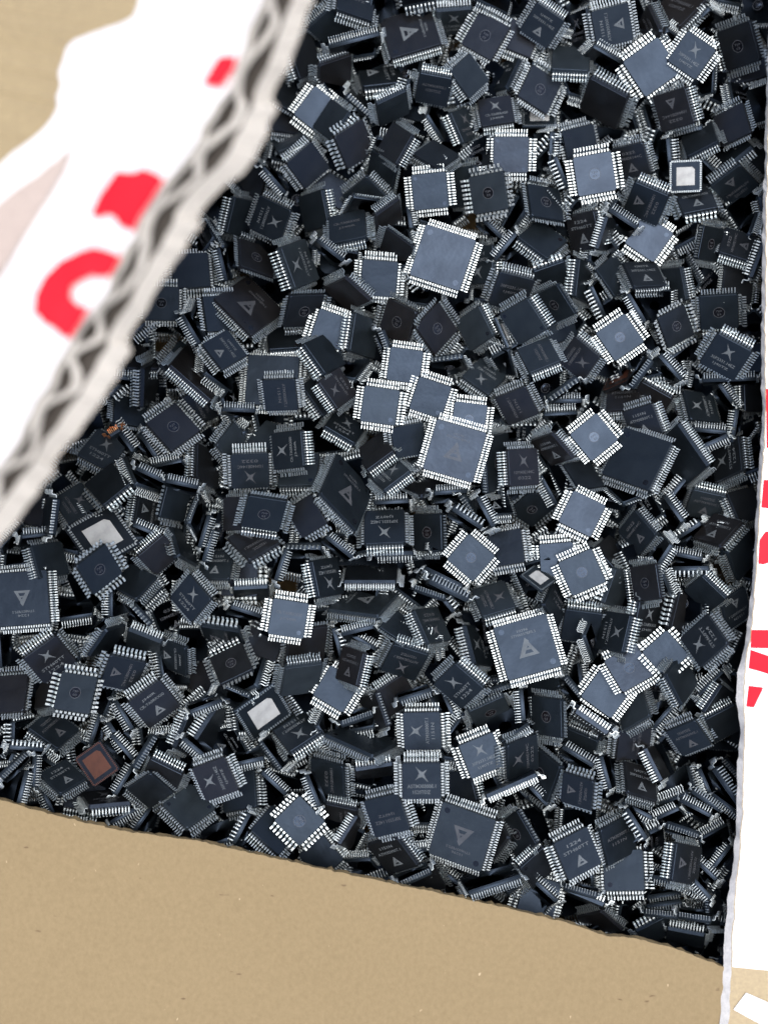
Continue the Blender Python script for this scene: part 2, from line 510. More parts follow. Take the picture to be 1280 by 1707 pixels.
# ------------------------------------------------------------------ the pile: pose of every chip
# photo pixels of three body corners A B C, kind, layer, side that stands high, marking, edge the marking faces
CHIPS = """
565 -32 626 -12 619 38 s 3 S T 0
520 45 552 18 580 42 s 2 N P 0
475 72 515 55 536 116 s 3 - P 0
491 186 521 148 570 185 s 3 SW P 0
526 212 555 170 582 190 c 4 SE P 0
554 228 602 198 625 252 c 2 - P 0
634 38 716 15 735 75 b 4 SW B 1
550 75 630 55 638 92 b 1 N P 0
590 108 665 100 678 142 s 2 SE A 1
626 172 675 150 681 186 s 3 N P 0
700 120 754 130 745 175 s 3 N T 0
576 160 584 150 635 195 s 3 - P 0
712 195 718 175 742 212 s 2 W P 0
445 175 488 180 495 215 s 1 - P 0
665 -38 718 -48 725 0 c 2 S P 0
625 -10 648 -5 642 30 s 2 - P 0
800 20 852 48 820 102 s 4 - O 0
802 -40 855 -15 845 25 s 2 S P 0
725 12 788 8 788 48 s 2 - X 0
895 5 940 35 912 78 s 3 NE A 0
940 -15 970 -8 968 12 s 2 - P 0
945 30 978 18 985 68 s 2 - X 0
920 80 984 84 982 122 s 3 S P 0
852 38 895 55 880 92 s 2 S P 0
802 160 825 112 870 100 s 2 - A 1
885 108 935 140 910 192 s 4 - O 0
795 170 850 162 858 205 s 3 S X 0
748 120 780 92 812 135 s 3 W P 0
748 185 780 175 802 225 s 2 - X 0
870 175 928 175 928 212 q 2 S E 0
982 19 1044 5 1056 66 s 4 W A 3
1082 8 1104 52 1081 100 s 3 E A 0
1110 48 1145 72 1095 115 s 2 W P 0
1125 -15 1178 5 1135 48 s 2 SE T 0
1139 51 1180 12 1206 28 s 4 NW P 0
1195 52 1250 35 1270 100 s 5 - O 0
1212 95 1270 82 1278 130 c 2 S P 0
1038 100 1080 158 1132 125 s 3 W P 0
1150 60 1192 82 1155 125 s 3 SE X 0
1155 108 1192 100 1190 155 s 2 E P 0
1088 160 1142 145 1160 205 s 3 E A 2
990 78 1032 102 1008 125 s 2 N P 0
982 122 1052 160 1032 218 s 3 E P 0
1218 145 1252 155 1260 190 s 2 W T 0
1200 200 1232 185 1242 218 s 3 - P 0
1255 158 1282 150 1290 185 s 3 N P 0
1260 182 1285 182 1282 238 s 1 - P 0
1245 -10 1285 -10 1282 30 s 2 - O 0
1115 220 1168 212 1180 238 s 1 N P 0
1180 -30 1230 -18 1232 10 s 3 S P 0
475 272 518 235 550 278 s 4 - P 0
500 328 540 315 552 375 s 3 E P 0
452 230 498 210 512 235 s 2 - X 0
548 365 610 352 612 398 s 4 S T 0
570 325 612 292 652 332 s 3 N P 0
588 325 642 332 622 368 s 3 W P 0
625 255 660 275 652 315 s 2 N P 0
658 208 688 228 662 272 s 3 E P 0
690 260 722 238 762 262 s 3 SW P 0
685 292 739 290 748 348 s 4 - D 0
615 385 648 378 638 425 s 2 E P 0
652 390 680 410 672 435 s 1 N P 0
630 360 658 340 662 370 s 2 N P 0
438 282 445 272 480 312 s 4 SW P 0
662 355 680 330 688 380 s 1 E P 0
825 228 880 228 878 288 s 4 - D 0
781 295 840 285 850 348 c 5 - O 0
745 282 795 275 802 340 s 3 - d 0
955 262 1011 255 1024 320 s 5 - O 0
922 262 938 252 960 305 c 3 W P 0
892 222 922 220 920 278 s 2 - P 0
910 312 928 292 965 335 s 3 SW P 0
875 308 930 318 938 372 s 3 W O 0
860 398 895 368 945 405 s 4 - d 0
944 359 992 350 1005 412 s 3 E A 0
838 360 870 312 880 350 s 2 S P 0
795 372 802 360 842 398 s 3 NE P 0
828 428 855 395 865 405 s 3 NW P 0
720 230 765 225 772 255 s 1 - P 0
778 252 808 238 815 272 s 2 - A 0
775 412 825 408 825 472 s 2 - X 2
832 450 892 465 872 520 s 3 N T 0
1020 248 1070 238 1085 288 s 3 E A 0
1085 235 1115 230 1122 292 s 2 E P 0
1116 268 1169 266 1169 320 q 5 - E 0
1058 300 1116 325 1096 375 s 4 N A 1
1145 232 1180 215 1188 238 s 3 S P 0
1122 320 1180 310 1196 350 c 4 S A 0
1185 272 1238 230 1255 248 s 3 SE P 0
1182 308 1230 272 1265 308 s 3 - A 2
1042 400 1070 362 1120 395 s 3 SW d 0
1120 390 1158 370 1168 390 s 2 - P 0
1168 375 1202 382 1192 438 s 3 W O 0
1206 380 1260 398 1250 440 s 3 S A 3
1270 335 1285 320 1292 350 s 3 W P 0
1230 380 1258 360 1248 390 s 1 E P 0
1248 250 1272 248 1282 278 s 2 - P 0
1252 440 1272 398 1290 405 s 4 W P 0
1015 365 1022 355 1052 375 s 3 N P 0
998 405 1008 372 1018 375 s 4 W P 0
332 345 372 302 405 335 s 1 - P 0
388 328 425 335 410 395 s 3 W d 0
435 325 488 350 468 405 s 4 N X 1
396 399 452 418 454 466 s 4 W O 0
460 412 505 395 532 470 s 3 - X 3
285 426 348 422 352 480 s 3 E P 0
338 395 348 372 372 410 s 2 E P 0
365 422 372 420 381 458 s 3 W P 0
540 478 578 460 620 498 s 4 NW P 0
604 435 665 439 660 492 s 3 N d 0
535 410 598 418 595 458 s 1 - P 0
528 412 535 405 565 428 s 2 N P 0
572 425 608 400 615 410 s 2 N P 0
240 478 300 479 299 536 s 4 - O 0
355 501 412 461 474 522 b 5 SW B 1
335 495 390 492 398 552 s 3 - P 0
315 530 328 500 348 555 s 3 W P 0
308 532 318 528 338 562 s 3 W P 0
340 580 382 555 415 598 s 3 SW A 1
281 611 312 572 380 632 b 4 SW A 1
414 592 501 595 495 679 b 3 - P 0
438 632 492 630 498 682 s 5 N T 1
482 490 540 488 528 542 s 3 N O 0
450 555 495 552 498 580 s 2 - d 0
200 580 255 580 265 618 s 1 - P 0
235 612 270 592 268 660 s 2 W P 0
192 660 245 670 242 715 s 2 W P 0
242 708 292 672 335 720 s 5 - O 0
368 665 388 635 410 680 s 2 - X 0
370 692 372 680 425 682 s 3 N P 0
228 730 235 720 270 770 s 3 N P 0
180 640 182 630 212 632 s 2 N P 0
325 738 362 758 360 818 s 3 W P 0
368 742 388 715 410 742 s 1 - P 0
384 755 448 752 450 811 s 5 N X 2
455 722 506 716 511 779 s 5 E X 3
418 738 438 705 480 720 s 3 - P 0
470 760 535 758 528 812 s 3 - d 0
414 822 480 832 466 885 s 5 - O 0
376 830 420 828 420 882 s 3 - P 0
478 848 520 822 548 872 c 3 - P 0
378 900 430 870 468 908 c 4 SE A 2
476 910 536 910 545 930 c 4 N P 0
515 935 558 928 571 991 s 4 W X 2
540 900 548 895 585 925 s 3 NE P 0
280 872 315 892 330 948 s 3 SW P 0
312 872 330 822 348 855 s 3 W P 0
328 908 342 860 350 862 s 3 E P 0
335 935 350 880 358 882 s 4 E P 0
345 925 385 925 378 962 s 2 S A 0
388 978 448 975 450 995 s 3 N T 0
455 962 470 915 478 918 s 4 E P 0
380 1018 388 1010 435 1025 s 3 N P 0
538 714 558 685 610 715 s 4 SW X 1
711 378 795 402 765 482 b 5 - D 0
588 520 630 535 620 600 s 3 W P 0
650 495 698 520 680 578 s 4 E O 0
689 545 728 502 761 550 s 4 - O 0
685 472 732 478 730 510 s 2 W P 0
538 518 578 532 562 580 s 2 N d 0
502 575 538 558 575 610 s 4 NW P 0
528 638 562 612 594 658 s 4 SW X 3
608 641 665 652 659 711 s 5 - d 0
655 580 700 588 695 638 s 3 E d 0
652 575 672 580 665 610 k 2 E E 0
630 555 636 552 655 602 s 5 E P 0
716 600 771 592 781 616 c 4 N O 0
699 631 754 646 735 694 s 5 - d 0
772 630 800 602 840 630 s 3 SE X 3
572 598 610 605 590 630 s 1 - P 0
760 535 800 508 826 559 s 3 N d 0
890 490 930 472 962 522 s 5 E O 0
832 522 880 495 915 548 s 4 - D 0
824 530 838 528 860 578 q 3 W E 0
960 430 992 445 985 510 s 3 SW P 0
991 555 1038 532 1074 571 s 5 SW O 0
859 586 912 565 934 606 s 5 SE T 1
930 600 959 559 1001 594 s 4 NE X 2
890 632 922 625 922 658 s 2 - O 0
912 665 962 630 966 638 c 5 NW P 0
825 662 875 642 898 688 s 4 E T 3
992 452 1020 425 1050 468 s 3 W P 0
982 478 998 460 1022 512 c 2 SW P 0
905 688 962 685 955 718 s 3 N P 0
922 678 922 668 960 668 s 2 N P 0
900 455 930 445 935 468 c 3 N P 0
818 580 842 588 848 612 s 2 E P 0
1035 440 1090 438 1110 480 s 4 SW A 0
1068 490 1110 490 1110 530 s 3 N P 0
1100 450 1135 448 1145 498 s 3 N P 0
1094 530 1136 508 1154 558 c 4 W O 0
1164 491 1228 488 1231 545 s 4 - O 0
1165 602 1196 552 1254 584 s 5 NW X 1
1110 595 1160 555 1158 618 s 2 SW P 0
1078 605 1100 592 1135 632 s 2 - P 0
1070 632 1122 662 1100 702 s 2 N P 0
1022 612 1068 592 1052 635 k 2 SE E 0
1044 642 1078 595 1085 600 s 3 E P 0
1018 648 1062 645 1060 680 s 2 - T 0
1230 542 1255 528 1275 550 c 3 NE P 0
1232 588 1270 580 1270 615 s 2 S P 0
1135 652 1185 658 1198 708 s 3 W X 3
1178 640 1200 640 1228 680 s 2 E P 0
1178 632 1250 630 1250 638 b 2 N P 0
1240 638 1268 638 1270 680 s 1 - P 0
1045 492 1055 485 1082 530 s 3 SW P 0
1248 462 1270 400 1285 402 s 4 W P 0
1212 452 1245 462 1242 498 s 1 - P 0
592 755 638 721 659 754 s 4 SE P 0
656 716 700 708 705 750 s 3 - P 0
618 795 658 765 682 788 s 4 SE X 1
668 812 705 792 740 808 s 3 S P 0
730 701 806 725 786 802 b 6 - B 0
758 675 810 682 805 725 s 3 - O 0
802 728 842 720 848 815 b 3 W O 0
842 749 892 746 896 809 s 5 W X 0
606 854 675 851 676 908 s 4 E X 2
690 856 739 855 741 919 s 4 E O 0
620 910 685 908 690 925 s 3 S X 2
744 930 780 892 826 928 s 5 - O 0
811 890 869 880 876 938 s 4 - d 1
622 835 682 832 685 855 s 3 N P 0
800 822 832 820 842 850 s 2 - A 0
758 830 770 825 808 880 s 3 NE P 0
780 840 798 830 822 875 s 3 NE P 0
745 855 755 845 805 878 c 4 NE P 0
732 830 735 822 765 820 s 3 N P 0
578 938 665 938 660 972 b 3 S P 0
735 888 768 885 765 910 s 2 - P 0
531 824 560 756 620 820 b 4 SW B 1
948 724 992 688 1030 734 s 6 - O 0
1042 712 1121 740 1082 820 b 5 - D 2
885 732 922 720 958 762 s 3 NE A 0
940 778 978 772 1002 810 s 3 S P 0
900 795 920 780 945 825 s 2 W P 0
845 850 885 815 926 842 c 4 - O 0
930 868 954 819 1009 846 s 5 - d 1
900 910 955 902 955 955 s 2 - P 0
928 938 984 918 1011 969 s 5 NE O 0
988 915 1012 892 1052 938 s 4 - d 0
1022 945 1051 954 1030 1014 c 6 W P 0
1031 885 1060 848 1095 890 s 4 NE A 0
1005 810 1055 790 1088 822 s 2 S O 0
866 960 892 941 928 968 q 3 - E 0
1120 900 1165 870 1178 875 c 4 NW P 0
1092 848 1108 825 1138 868 s 3 NE P 0
1075 932 1102 890 1118 910 s 3 SE P 0
1095 742 1132 708 1178 775 b 3 NE P 0
1042 688 1085 675 1102 720 s 3 NE A 0
1189 748 1234 726 1240 785 s 4 E X 3
1155 812 1211 825 1195 868 s 4 N A 0
1155 900 1192 858 1238 872 s 4 SE A 1
1160 728 1162 716 1202 720 s 3 N P 0
1165 740 1192 728 1198 732 s 3 S P 0
1219 730 1225 690 1231 691 s 3 W P 0
1208 920 1242 880 1260 930 s 3 W P 0
1220 830 1248 822 1262 855 s 2 - P 0
1120 932 1122 922 1162 930 s 4 N P 0
1120 940 1182 939 1182 950 c 4 S P 0
1052 945 1096 938 1104 998 s 3 E O 0
130 760 165 715 215 742 s 2 - X 1
182 725 200 714 204 719 r 3 N P 0
142 810 188 772 220 808 c 4 - P 0
109 882 186 839 234 908 q 4 - E 0
125 942 174 904 204 954 c 5 SW O 0
95 835 135 810 158 845 s 2 - X 1
75 890 82 828 95 830 s 4 E P 0
45 905 48 895 78 892 s 3 N P 0
50 910 100 902 115 958 s 3 W P 0
230 818 270 835 262 888 s 3 W A 1
270 855 280 815 310 822 c 3 W P 0
225 888 232 880 260 892 s 3 N P 0
235 925 270 895 295 922 s 3 NW P 0
190 978 220 945 258 965 s 4 S P 0
0 910 35 872 45 905 s 2 W P 0
-5 955 80 949 86 1040 b 4 E A 2
270 780 295 775 305 788 s 3 N P 0
229 790 234 782 272 800 s 4 N P 0
282 810 285 802 322 810 s 4 N P 0
205 762 250 778 270 825 s 3 SW P 0
38 1095 92 1056 128 1100 s 4 NW X 0
106 1119 166 1129 152 1192 c 6 - O 0
185 1088 245 1102 225 1152 c 5 N A 1
212 1168 265 1130 302 1175 s 5 NE A 0
270 1065 310 1080 312 1122 s 3 N A 1
215 1045 272 1068 268 1095 s 3 N P 0
285 995 318 955 355 998 s 5 - X 1
108 1005 155 998 152 1025 s 2 - P 0
148 1058 185 1022 200 1025 s 3 SE P 0
145 1092 175 1048 215 1035 s 3 NW P 0
70 1132 100 1125 95 1172 s 3 - d 0
-10 1128 50 1125 42 1188 s 3 E P 0
48 1215 85 1182 134 1218 s 4 SE A 0
25 1208 55 1202 55 1245 c 2 W P 0
152 1235 165 1192 175 1195 s 3 W P 0
192 1170 205 1165 232 1210 s 4 W P 0
182 1208 195 1200 220 1240 s 3 W P 0
180 1238 190 1228 220 1262 s 3 NE P 0
-5 1060 20 1048 25 1100 s 1 N P 0
192 1012 192 988 205 988 s 3 W P 0
208 1008 215 1000 252 1040 c 3 N P 0
288 1245 312 1185 342 1202 s 4 W X 1
455 996 516 1005 506 1065 s 6 - t 0
335 1038 400 1048 412 1082 c 4 N A 1
350 1098 405 1072 424 1118 c 5 - O 0
480 1050 545 1040 538 1100 s 4 W P 0
475 1110 538 1102 528 1150 s 5 N P 0
520 1158 550 1110 602 1140 s 4 SE d 0
562 1132 575 1075 611 1088 s 4 E A 1
388 1184 456 1135 488 1188 q 6 - E 0
452 1218 508 1182 540 1222 s 4 SE X 2
405 1112 448 1090 430 1145 s 3 E P 0
322 1232 360 1172 385 1188 s 4 NW P 0
352 1225 388 1215 410 1252 s 3 - A 1
312 1178 360 1160 368 1170 s 3 S P 0
376 1160 380 1152 398 1160 s 4 N P 0
540 1048 558 1050 570 1095 c 3 NE P 0
545 1020 585 978 670 988 b 5 S A 0
635 1048 658 1022 698 1048 s 3 S P 0
308 1060 335 1060 332 1088 s 1 - P 0
685 1018 725 1012 750 1069 s 5 W X 2
632 1114 656 1070 716 1088 s 6 - X 3
690 980 700 972 752 990 s 5 S P 0
712 992 725 982 752 1015 c 4 NE P 0
770 1042 802 1045 819 1112 s 4 W X 3
722 1138 760 1102 809 1144 s 5 NE X 0
784 986 841 969 861 1015 s 5 SE X 1
671 1186 735 1185 738 1249 s 5 N X 3
540 1228 592 1205 672 1240 b 4 S D 0
778 1182 838 1155 852 1185 s 4 N O 0
762 1242 820 1218 842 1275 s 5 NW X 0
602 1162 630 1152 650 1210 s 4 E P 0
558 1200 612 1182 622 1190 s 5 S P 0
584 1055 612 1048 618 1055 s 5 N P 0
578 1068 588 1060 618 1078 s 4 N P 0
660 1162 715 1145 720 1152 s 5 S P 0
645 1155 665 1142 675 1160 s 3 N P 0
705 950 715 940 780 972 s 3 S P 0
708 968 715 965 782 998 s 5 NE P 0
745 1228 772 1190 790 1212 s 3 - X 1
820 1210 848 1190 868 1208 s 3 S P 0
725 1165 740 1158 758 1198 s 4 NE P 0
812 1155 858 1138 860 1145 s 3 N P 0
820 1048 909 1025 936 1110 b 7 - B 0
902 1008 922 962 945 1002 s 4 NW T 1
942 1012 1005 1020 995 1072 s 3 W P 0
970 1060 985 1022 1000 1065 s 4 NW A 1
1010 1018 1055 1025 1040 1090 s 5 E X 1
1005 1102 1056 1080 1091 1126 s 4 SW O 0
974 1158 1000 1112 1045 1152 s 3 SW P 0
1030 1175 1068 1152 1080 1192 s 4 S P 0
888 1158 939 1165 940 1230 s 5 E O 0
841 1241 892 1220 895 1280 s 5 N X 3
952 1178 962 1170 1030 1210 s 4 S P 0
955 1190 960 1182 1015 1220 s 5 NE P 0
945 1210 998 1232 990 1272 s 3 E P 0
1062 1000 1102 1005 1090 1065 s 3 W X 0
812 1138 850 1132 855 1148 s 2 N P 0
865 1148 880 1145 885 1205 s 4 W P 0
935 1140 945 1135 970 1165 s 3 NE P 0
945 1120 965 1112 970 1155 s 2 E P 0
1145 982 1172 960 1208 995 s 3 NE P 0
1112 1048 1128 982 1165 1010 c 4 W P 0
1202 1005 1235 982 1245 1022 s 3 - A 2
1134 1064 1180 1022 1214 1072 s 5 NE X 3
1082 1088 1110 1065 1135 1090 c 4 W P 0
1105 1125 1132 1088 1159 1140 s 4 W P 0
1110 1218 1158 1198 1185 1238 s 5 NE A 0
1155 1170 1180 1160 1185 1190 s 2 - P 0
1178 1198 1220 1176 1232 1210 s 4 N P 0
1170 1155 1200 1125 1215 1145 s 3 NW P 0
1178 1180 1198 1150 1212 1160 s 3 W P 0
1030 1215 1085 1210 1078 1262 s 3 W T 1
1095 1235 1135 1190 1150 1200 c 4 NW P 0
1082 1198 1108 1168 1118 1178 s 3 SE P 0
1072 1248 1085 1240 1112 1295 s 4 W P 0
1185 1210 1222 1210 1225 1240 s 2 N P 0
130 1259 172 1229 206 1278 k 6 - E 0
68 1292 110 1268 145 1300 s 4 S A 0
252 1260 308 1288 292 1325 s 4 N P 0
215 1312 252 1288 288 1319 s 5 - P 0
270 1342 318 1308 360 1350 s 4 S D 0
135 1325 205 1320 220 1342 s 3 S X 0
25 1332 35 1288 45 1290 s 4 E P 0
54 1305 56 1260 62 1260 s 3 E P 0
25 1252 28 1245 62 1248 c 3 N P 0
0 1280 15 1248 25 1252 s 2 E P 0
10 1290 38 1262 42 1268 s 3 N P 0
-5 1288 28 1285 30 1325 s 2 W P 0
72 1320 82 1318 95 1345 s 3 W P 0
185 1362 225 1340 230 1348 s 3 S P 0
232 1375 248 1352 252 1358 s 3 W P 0
195 1318 218 1280 225 1285 s 4 W P 0
225 1280 258 1225 265 1228 s 4 W P 0
320 1278 375 1259 401 1316 s 5 NE X 3
370 1292 426 1282 431 1346 s 4 E d 2
392 1260 430 1252 432 1265 s 4 S P 0
456 1366 500 1324 544 1368 c 7 - o 1
415 1385 452 1342 500 1385 s 4 NW P 0
500 1425 538 1392 572 1432 s 4 NE P 0
520 1260 575 1275 578 1332 s 4 E T 1
550 1342 590 1350 592 1375 s 3 N T 1
572 1398 590 1370 600 1375 s 4 NW P 0
432 1238 450 1222 485 1268 s 3 SW P 0
340 1385 398 1365 388 1400 s 3 E P 0
392 1400 412 1362 422 1365 c 4 W P 0
430 1292 440 1288 475 1320 s 3 N P 0
515 1302 522 1300 535 1332 s 5 W P 0
318 1238 321 1232 340 1248 s 4 S P 0
415 1402 422 1395 452 1418 s 3 N P 0
669 1270 735 1269 736 1330 s 7 N S 0
606 1322 665 1308 686 1370 s 6 N T 2
612 1405 662 1390 700 1440 s 4 NE A 0
739 1335 828 1366 802 1452 b 6 N B 2
832 1372 865 1348 898 1405 s 4 NE O 0
765 1468 852 1440 868 1462 b 3 S D 0
715 1460 730 1445 778 1480 s 5 NE P 0
690 1335 728 1335 720 1368 s 2 - P 0
665 1462 710 1442 715 1452 s 3 S P 0
568 1432 618 1430 642 1458 s 2 N P 0
590 1280 655 1270 658 1290 s 3 N P 0
748 1295 780 1288 790 1328 s 2 E P 0
892 1240 938 1278 915 1338 s 4 NE O 0
928 1252 938 1242 991 1274 s 5 NE P 0
940 1285 990 1300 985 1348 c 5 N A 1
805 1322 890 1285 895 1292 b 6 S P 0
940 1348 992 1345 988 1392 s 3 N P 0
919 1406 976 1376 1001 1438 s 6 NW A 0
995 1382 1045 1355 1058 1415 s 5 NW T 0
1010 1422 1072 1415 1069 1480 s 4 - d 1
1038 1270 1088 1285 1092 1338 s 5 W A 0
1041 1342 1048 1332 1088 1352 s 5 S P 0
1112 1390 1155 1398 1145 1462 s 6 W A 1
1112 1380 1115 1375 1156 1388 s 6 N P 0
1095 1465 1098 1459 1139 1465 s 5 S P 0
1080 1492 1128 1484 1130 1490 s 4 S P 0
1076 1508 1135 1499 1136 1505 s 4 S P 0
1075 1522 1076 1516 1128 1520 s 4 S P 0
1139 1524 1142 1518 1176 1522 s 5 S P 0
1080 1368 1130 1345 1148 1360 s 5 N P 0
1142 1348 1145 1341 1171 1354 s 5 N P 0
1092 1340 1145 1320 1175 1345 s 3 N P 0
1150 1322 1155 1318 1200 1348 s 4 NE P 0
1182 1285 1192 1280 1232 1338 s 4 NE P 0
1168 1290 1175 1285 1190 1320 s 3 W P 0
1192 1330 1198 1325 1232 1350 s 4 S P 0
1208 1282 1212 1275 1235 1302 s 3 N P 0
1180 1452 1215 1408 1225 1415 s 5 NW P 0
1148 1460 1155 1452 1185 1485 s 5 W P 0
1152 1440 1158 1432 1188 1460 s 4 N P 0
1182 1530 1182 1498 1195 1498 s 4 W P 0
1112 1545 1175 1555 1172 1575 s 4 N P 0
1165 1538 1166 1532 1205 1538 s 3 N P 0
1072 1550 1100 1535 1110 1548 c 4 N P 0
1170 1400 1205 1380 1210 1410 s 2 - P 0
968 1528 1002 1520 1032 1545 s 3 N P 0
872 1468 885 1460 930 1500 s 4 NE P 0
942 1485 945 1480 1008 1505 s 4 NE P 0
935 1472 938 1465 994 1480 s 5 S P 0
872 1445 902 1418 918 1442 s 4 - d 2
872 1315 880 1308 906 1335 s 4 NE P 0
1042 1350 1050 1342 1082 1392 c 5 SW P 0
1005 1272 1012 1268 1020 1298 s 4 W P 0
"""

DIRS = {'N': (0, 1), 'S': (0, -1), 'E': (1, 0), 'W': (-1, 0), 'NE': (1, 1), 'NW': (-1, 1), 'SE': (1, -1), 'SW': (-1, -1)}
DEFSIDE = {'s': 7.0, 'c': 7.0, 'b': 11.0, 'q': 8.6, 'k': 8.6, 'r': 3.0}
# flat chips that mirror the bright sky overhead (photo pixels)
LEVEL = [(757, 755), (877, 1080), (740, 430), (850, 260), (985, 290), (713, 325), (990, 725), (965, 860), (790, 925), (965, 955), (1010, 960), (480, 1030), (720, 665),
         (785, 700), (1035, 555), (1055, 1105), (1142, 291), (893, 968), (660, 630), (630, 675), (890, 195), (1080, 400), (1000, 1160), (925, 925), (1020, 970), (860, 150), (530, 175), (620, 450), (895, 395), (1070, 120), (1150, 80),
         (560, 1150), (1120, 1090), (1175, 990), (1000, 1355), (1040, 1445), (555, 560), (680, 620), (645, 315), (1190, 280), (965, 225), (925, 1010), (1185, 590)]
HALF = (0.02, 0.05)
def fit_pose(c, typ, hi):
    """Square seen from above: recover size and orientation from three corners."""
    A, B, C = np.array([c[0], -c[1]]), np.array([c[2], -c[3]]), np.array([c[4], -c[5]])
    u, v = B - A, B - C
    if u[0] * v[1] - u[1] * v[0] < 0:
        u, v = v, u
    M = np.column_stack([u, v])
    P, S, Qt = np.linalg.svd(M)
    s1, s2 = S
    ratio = max(min(s2 / s1, 0.999), 0.08)
    mx, my = (c[0] + c[4]) / 2, (c[1] + c[5]) / 2
    level = ratio > 0.7 and any((mx - a) ** 2 + (my - b) ** 2 < 20 ** 2 for a, b in LEVEL)
    if level: ratio = rng.uniform(0.9885, 0.9994)
    elif 520 < mx < 1150 and my < 1450: ratio = min(ratio, rng.uniform(0.974, 0.992))
    else: ratio = min(ratio, 0.978)
    sg = 1.0
    if hi in DIRS:
        if P[:, 1] @ np.array(DIRS[hi]) < 0: sg = -1.0
    elif rng.random() < 0.5:
        sg = -1.0
    # an orthographic square: rows of the rotation matrix
    R2 = P @ np.diag([1.0, ratio]) @ Qt
    w = sg * math.sqrt(1 - ratio * ratio) * Qt[1]
    ex = np.array([R2[0, 0], R2[1, 0], w[0]])
    ey = np.array([R2[0, 1], R2[1, 1], w[1]])
    ez = np.cross(ex, ey)
    R = np.column_stack([ex, ey, ez])
    if ez[2] < 0:
        R = np.column_stack([ey, ex, -ez])
    cx, cy = (c[0] + c[4]) / 2, (c[1] + c[5]) / 2
    lim = {'s': (57, 74), 'c': (57, 74), 'b': (88, 112), 'q': (45, 96), 'k': (45, 96), 'r': (20, 30)}[typ]
    size = min(max(s1, lim[0]), lim[1])
    return cx, cy, size, R, math.degrees(math.acos(ratio))

CELL = 0.0004
X0, Y0, NX, NY = -0.094, -0.120, 470, 600
gx = X0 + (np.arange(NX) + 0.5) * CELL
gy = Y0 + (np.arange(NY) + 0.5) * CELL
def base_h(y):
    return -0.006 * np.clip((y - 0.01) / 0.09, 0, 1)
Hmap = np.repeat(base_h(gy)[:, None], NX, 1).astype(np.float64)
IdMap = -np.ones((NY, NX), dtype=np.int32)

def drop(idx, R, half, thick, place, quant):
    """Lower the slab until it rests on what lies below; place(z) gives its centre for a height."""
    z = 0.006
    for it in range(3):
        px, py = place(z)
        ext = np.abs(R[0, 0]) * half + np.abs(R[0, 1]) * half + np.abs(R[0, 2]) * thick
        eyt = np.abs(R[1, 0]) * half + np.abs(R[1, 1]) * half + np.abs(R[1, 2]) * thick
        i0, i1 = int((px - ext - X0) / CELL), int((px + ext - X0) / CELL) + 2
        j0, j1 = int((py - eyt - Y0) / CELL), int((py + eyt - Y0) / CELL) + 2
        i0, j0, i1, j1 = max(i0, 0), max(j0, 0), min(i1, NX), min(j1, NY)
        if i1 - i0 < 2 or j1 - j0 < 2:
            return None
        XX, YY = np.meshgrid(gx[i0:i1] - px, gy[j0:j1] - py)
        q0 = [R[0, k] * XX + R[1, k] * YY for k in range(3)]
        dq = [R[2, k] for k in range(3)]
        tl = np.full(XX.shape, -1e9); th = np.full(XX.shape, 1e9)
        for k, e in enumerate((half, half, thick)):
            if abs(dq[k]) < 1e-6:
                bad = np.abs(q0[k]) > e
                tl[bad] = 1e9
            else:
                a, b = (-e - q0[k]) / dq[k], (e - q0[k]) / dq[k]
                tl = np.maximum(tl, np.minimum(a, b)); th = np.minimum(th, np.maximum(a, b))
        m = tl < th
        if not m.any():
            return None
        H = Hmap[j0:j1, i0:i1]
        z = float(np.quantile((H - tl)[m], quant))
    H2 = np.where(m & (th + z > H), th + z, H)
    up = m & (th + z > H)
    IdMap[j0:j1, i0:i1][up] = idx
    Hmap[j0:j1, i0:i1] = H2
    return px, py, z

def view_turn(px, py, z):
    d = Vector((-px, -py, CAM_H - z)).normalized()
    return np.array(Vector((0, 0, 1)).rotation_difference(d).to_matrix())

poses = []          # dicts: typ mark up var flip R loc scale px py tilt
def add_pose(typ, mark, up, R, size_px, place_uv, quant, tilt, world_xy=None, fixed=None):
    idx = len(poses)
    var = idx
    side = DEFSIDE[typ]
    def place(z):
        if world_xy is not None: return world_xy
        p = at(place_uv[0], place_uv[1], z)
        return p.x, p.y
    z = 0.008
    if world_xy is None:
        p0 = at(place_uv[0], place_uv[1], z)
        Rw = view_turn(p0.x, p0.y, z) @ R
        s = size_px * (CAM_H - z) / F_PX / (side * MM)
    else:
        Rw, s = R, 1.0
    half = (side / 2 + (0.5 if typ in 'scb' else 0.0)) * MM * s
    r = drop(idx, Rw, half, 0.0007 * s, place, quant)
    if r is None:
        return
    if world_xy is None:
        s *= (CAM_H - r[2]) / (CAM_H - z)
    flip = mark in 'Oo' or (mark in 'P' and typ != 'b' and idx % 5 == 0)
    u = r[0] / (CAM_H - r[2]) * F_PX + PW / 2
    v = PH / 2 - r[1] / (CAM_H - r[2]) * F_PX
    poses.append(dict(i=idx, typ=typ, mark=mark, up=up, var=var, flip=flip, R=Rw, loc=r, s=s, u=u, v=v, tilt=tilt))

def rand_rot(maxtilt):
    a = rng.uniform(0, 2 * math.pi)
    t = math.radians(maxtilt) * rng.random() ** 0.7
    ta = rng.uniform(0, 2 * math.pi)
    q = Quaternion((math.cos(ta), math.sin(ta), 0), t) @ Quaternion((0, 0, 1), a)
    return np.array(q.to_matrix()), math.degrees(t)

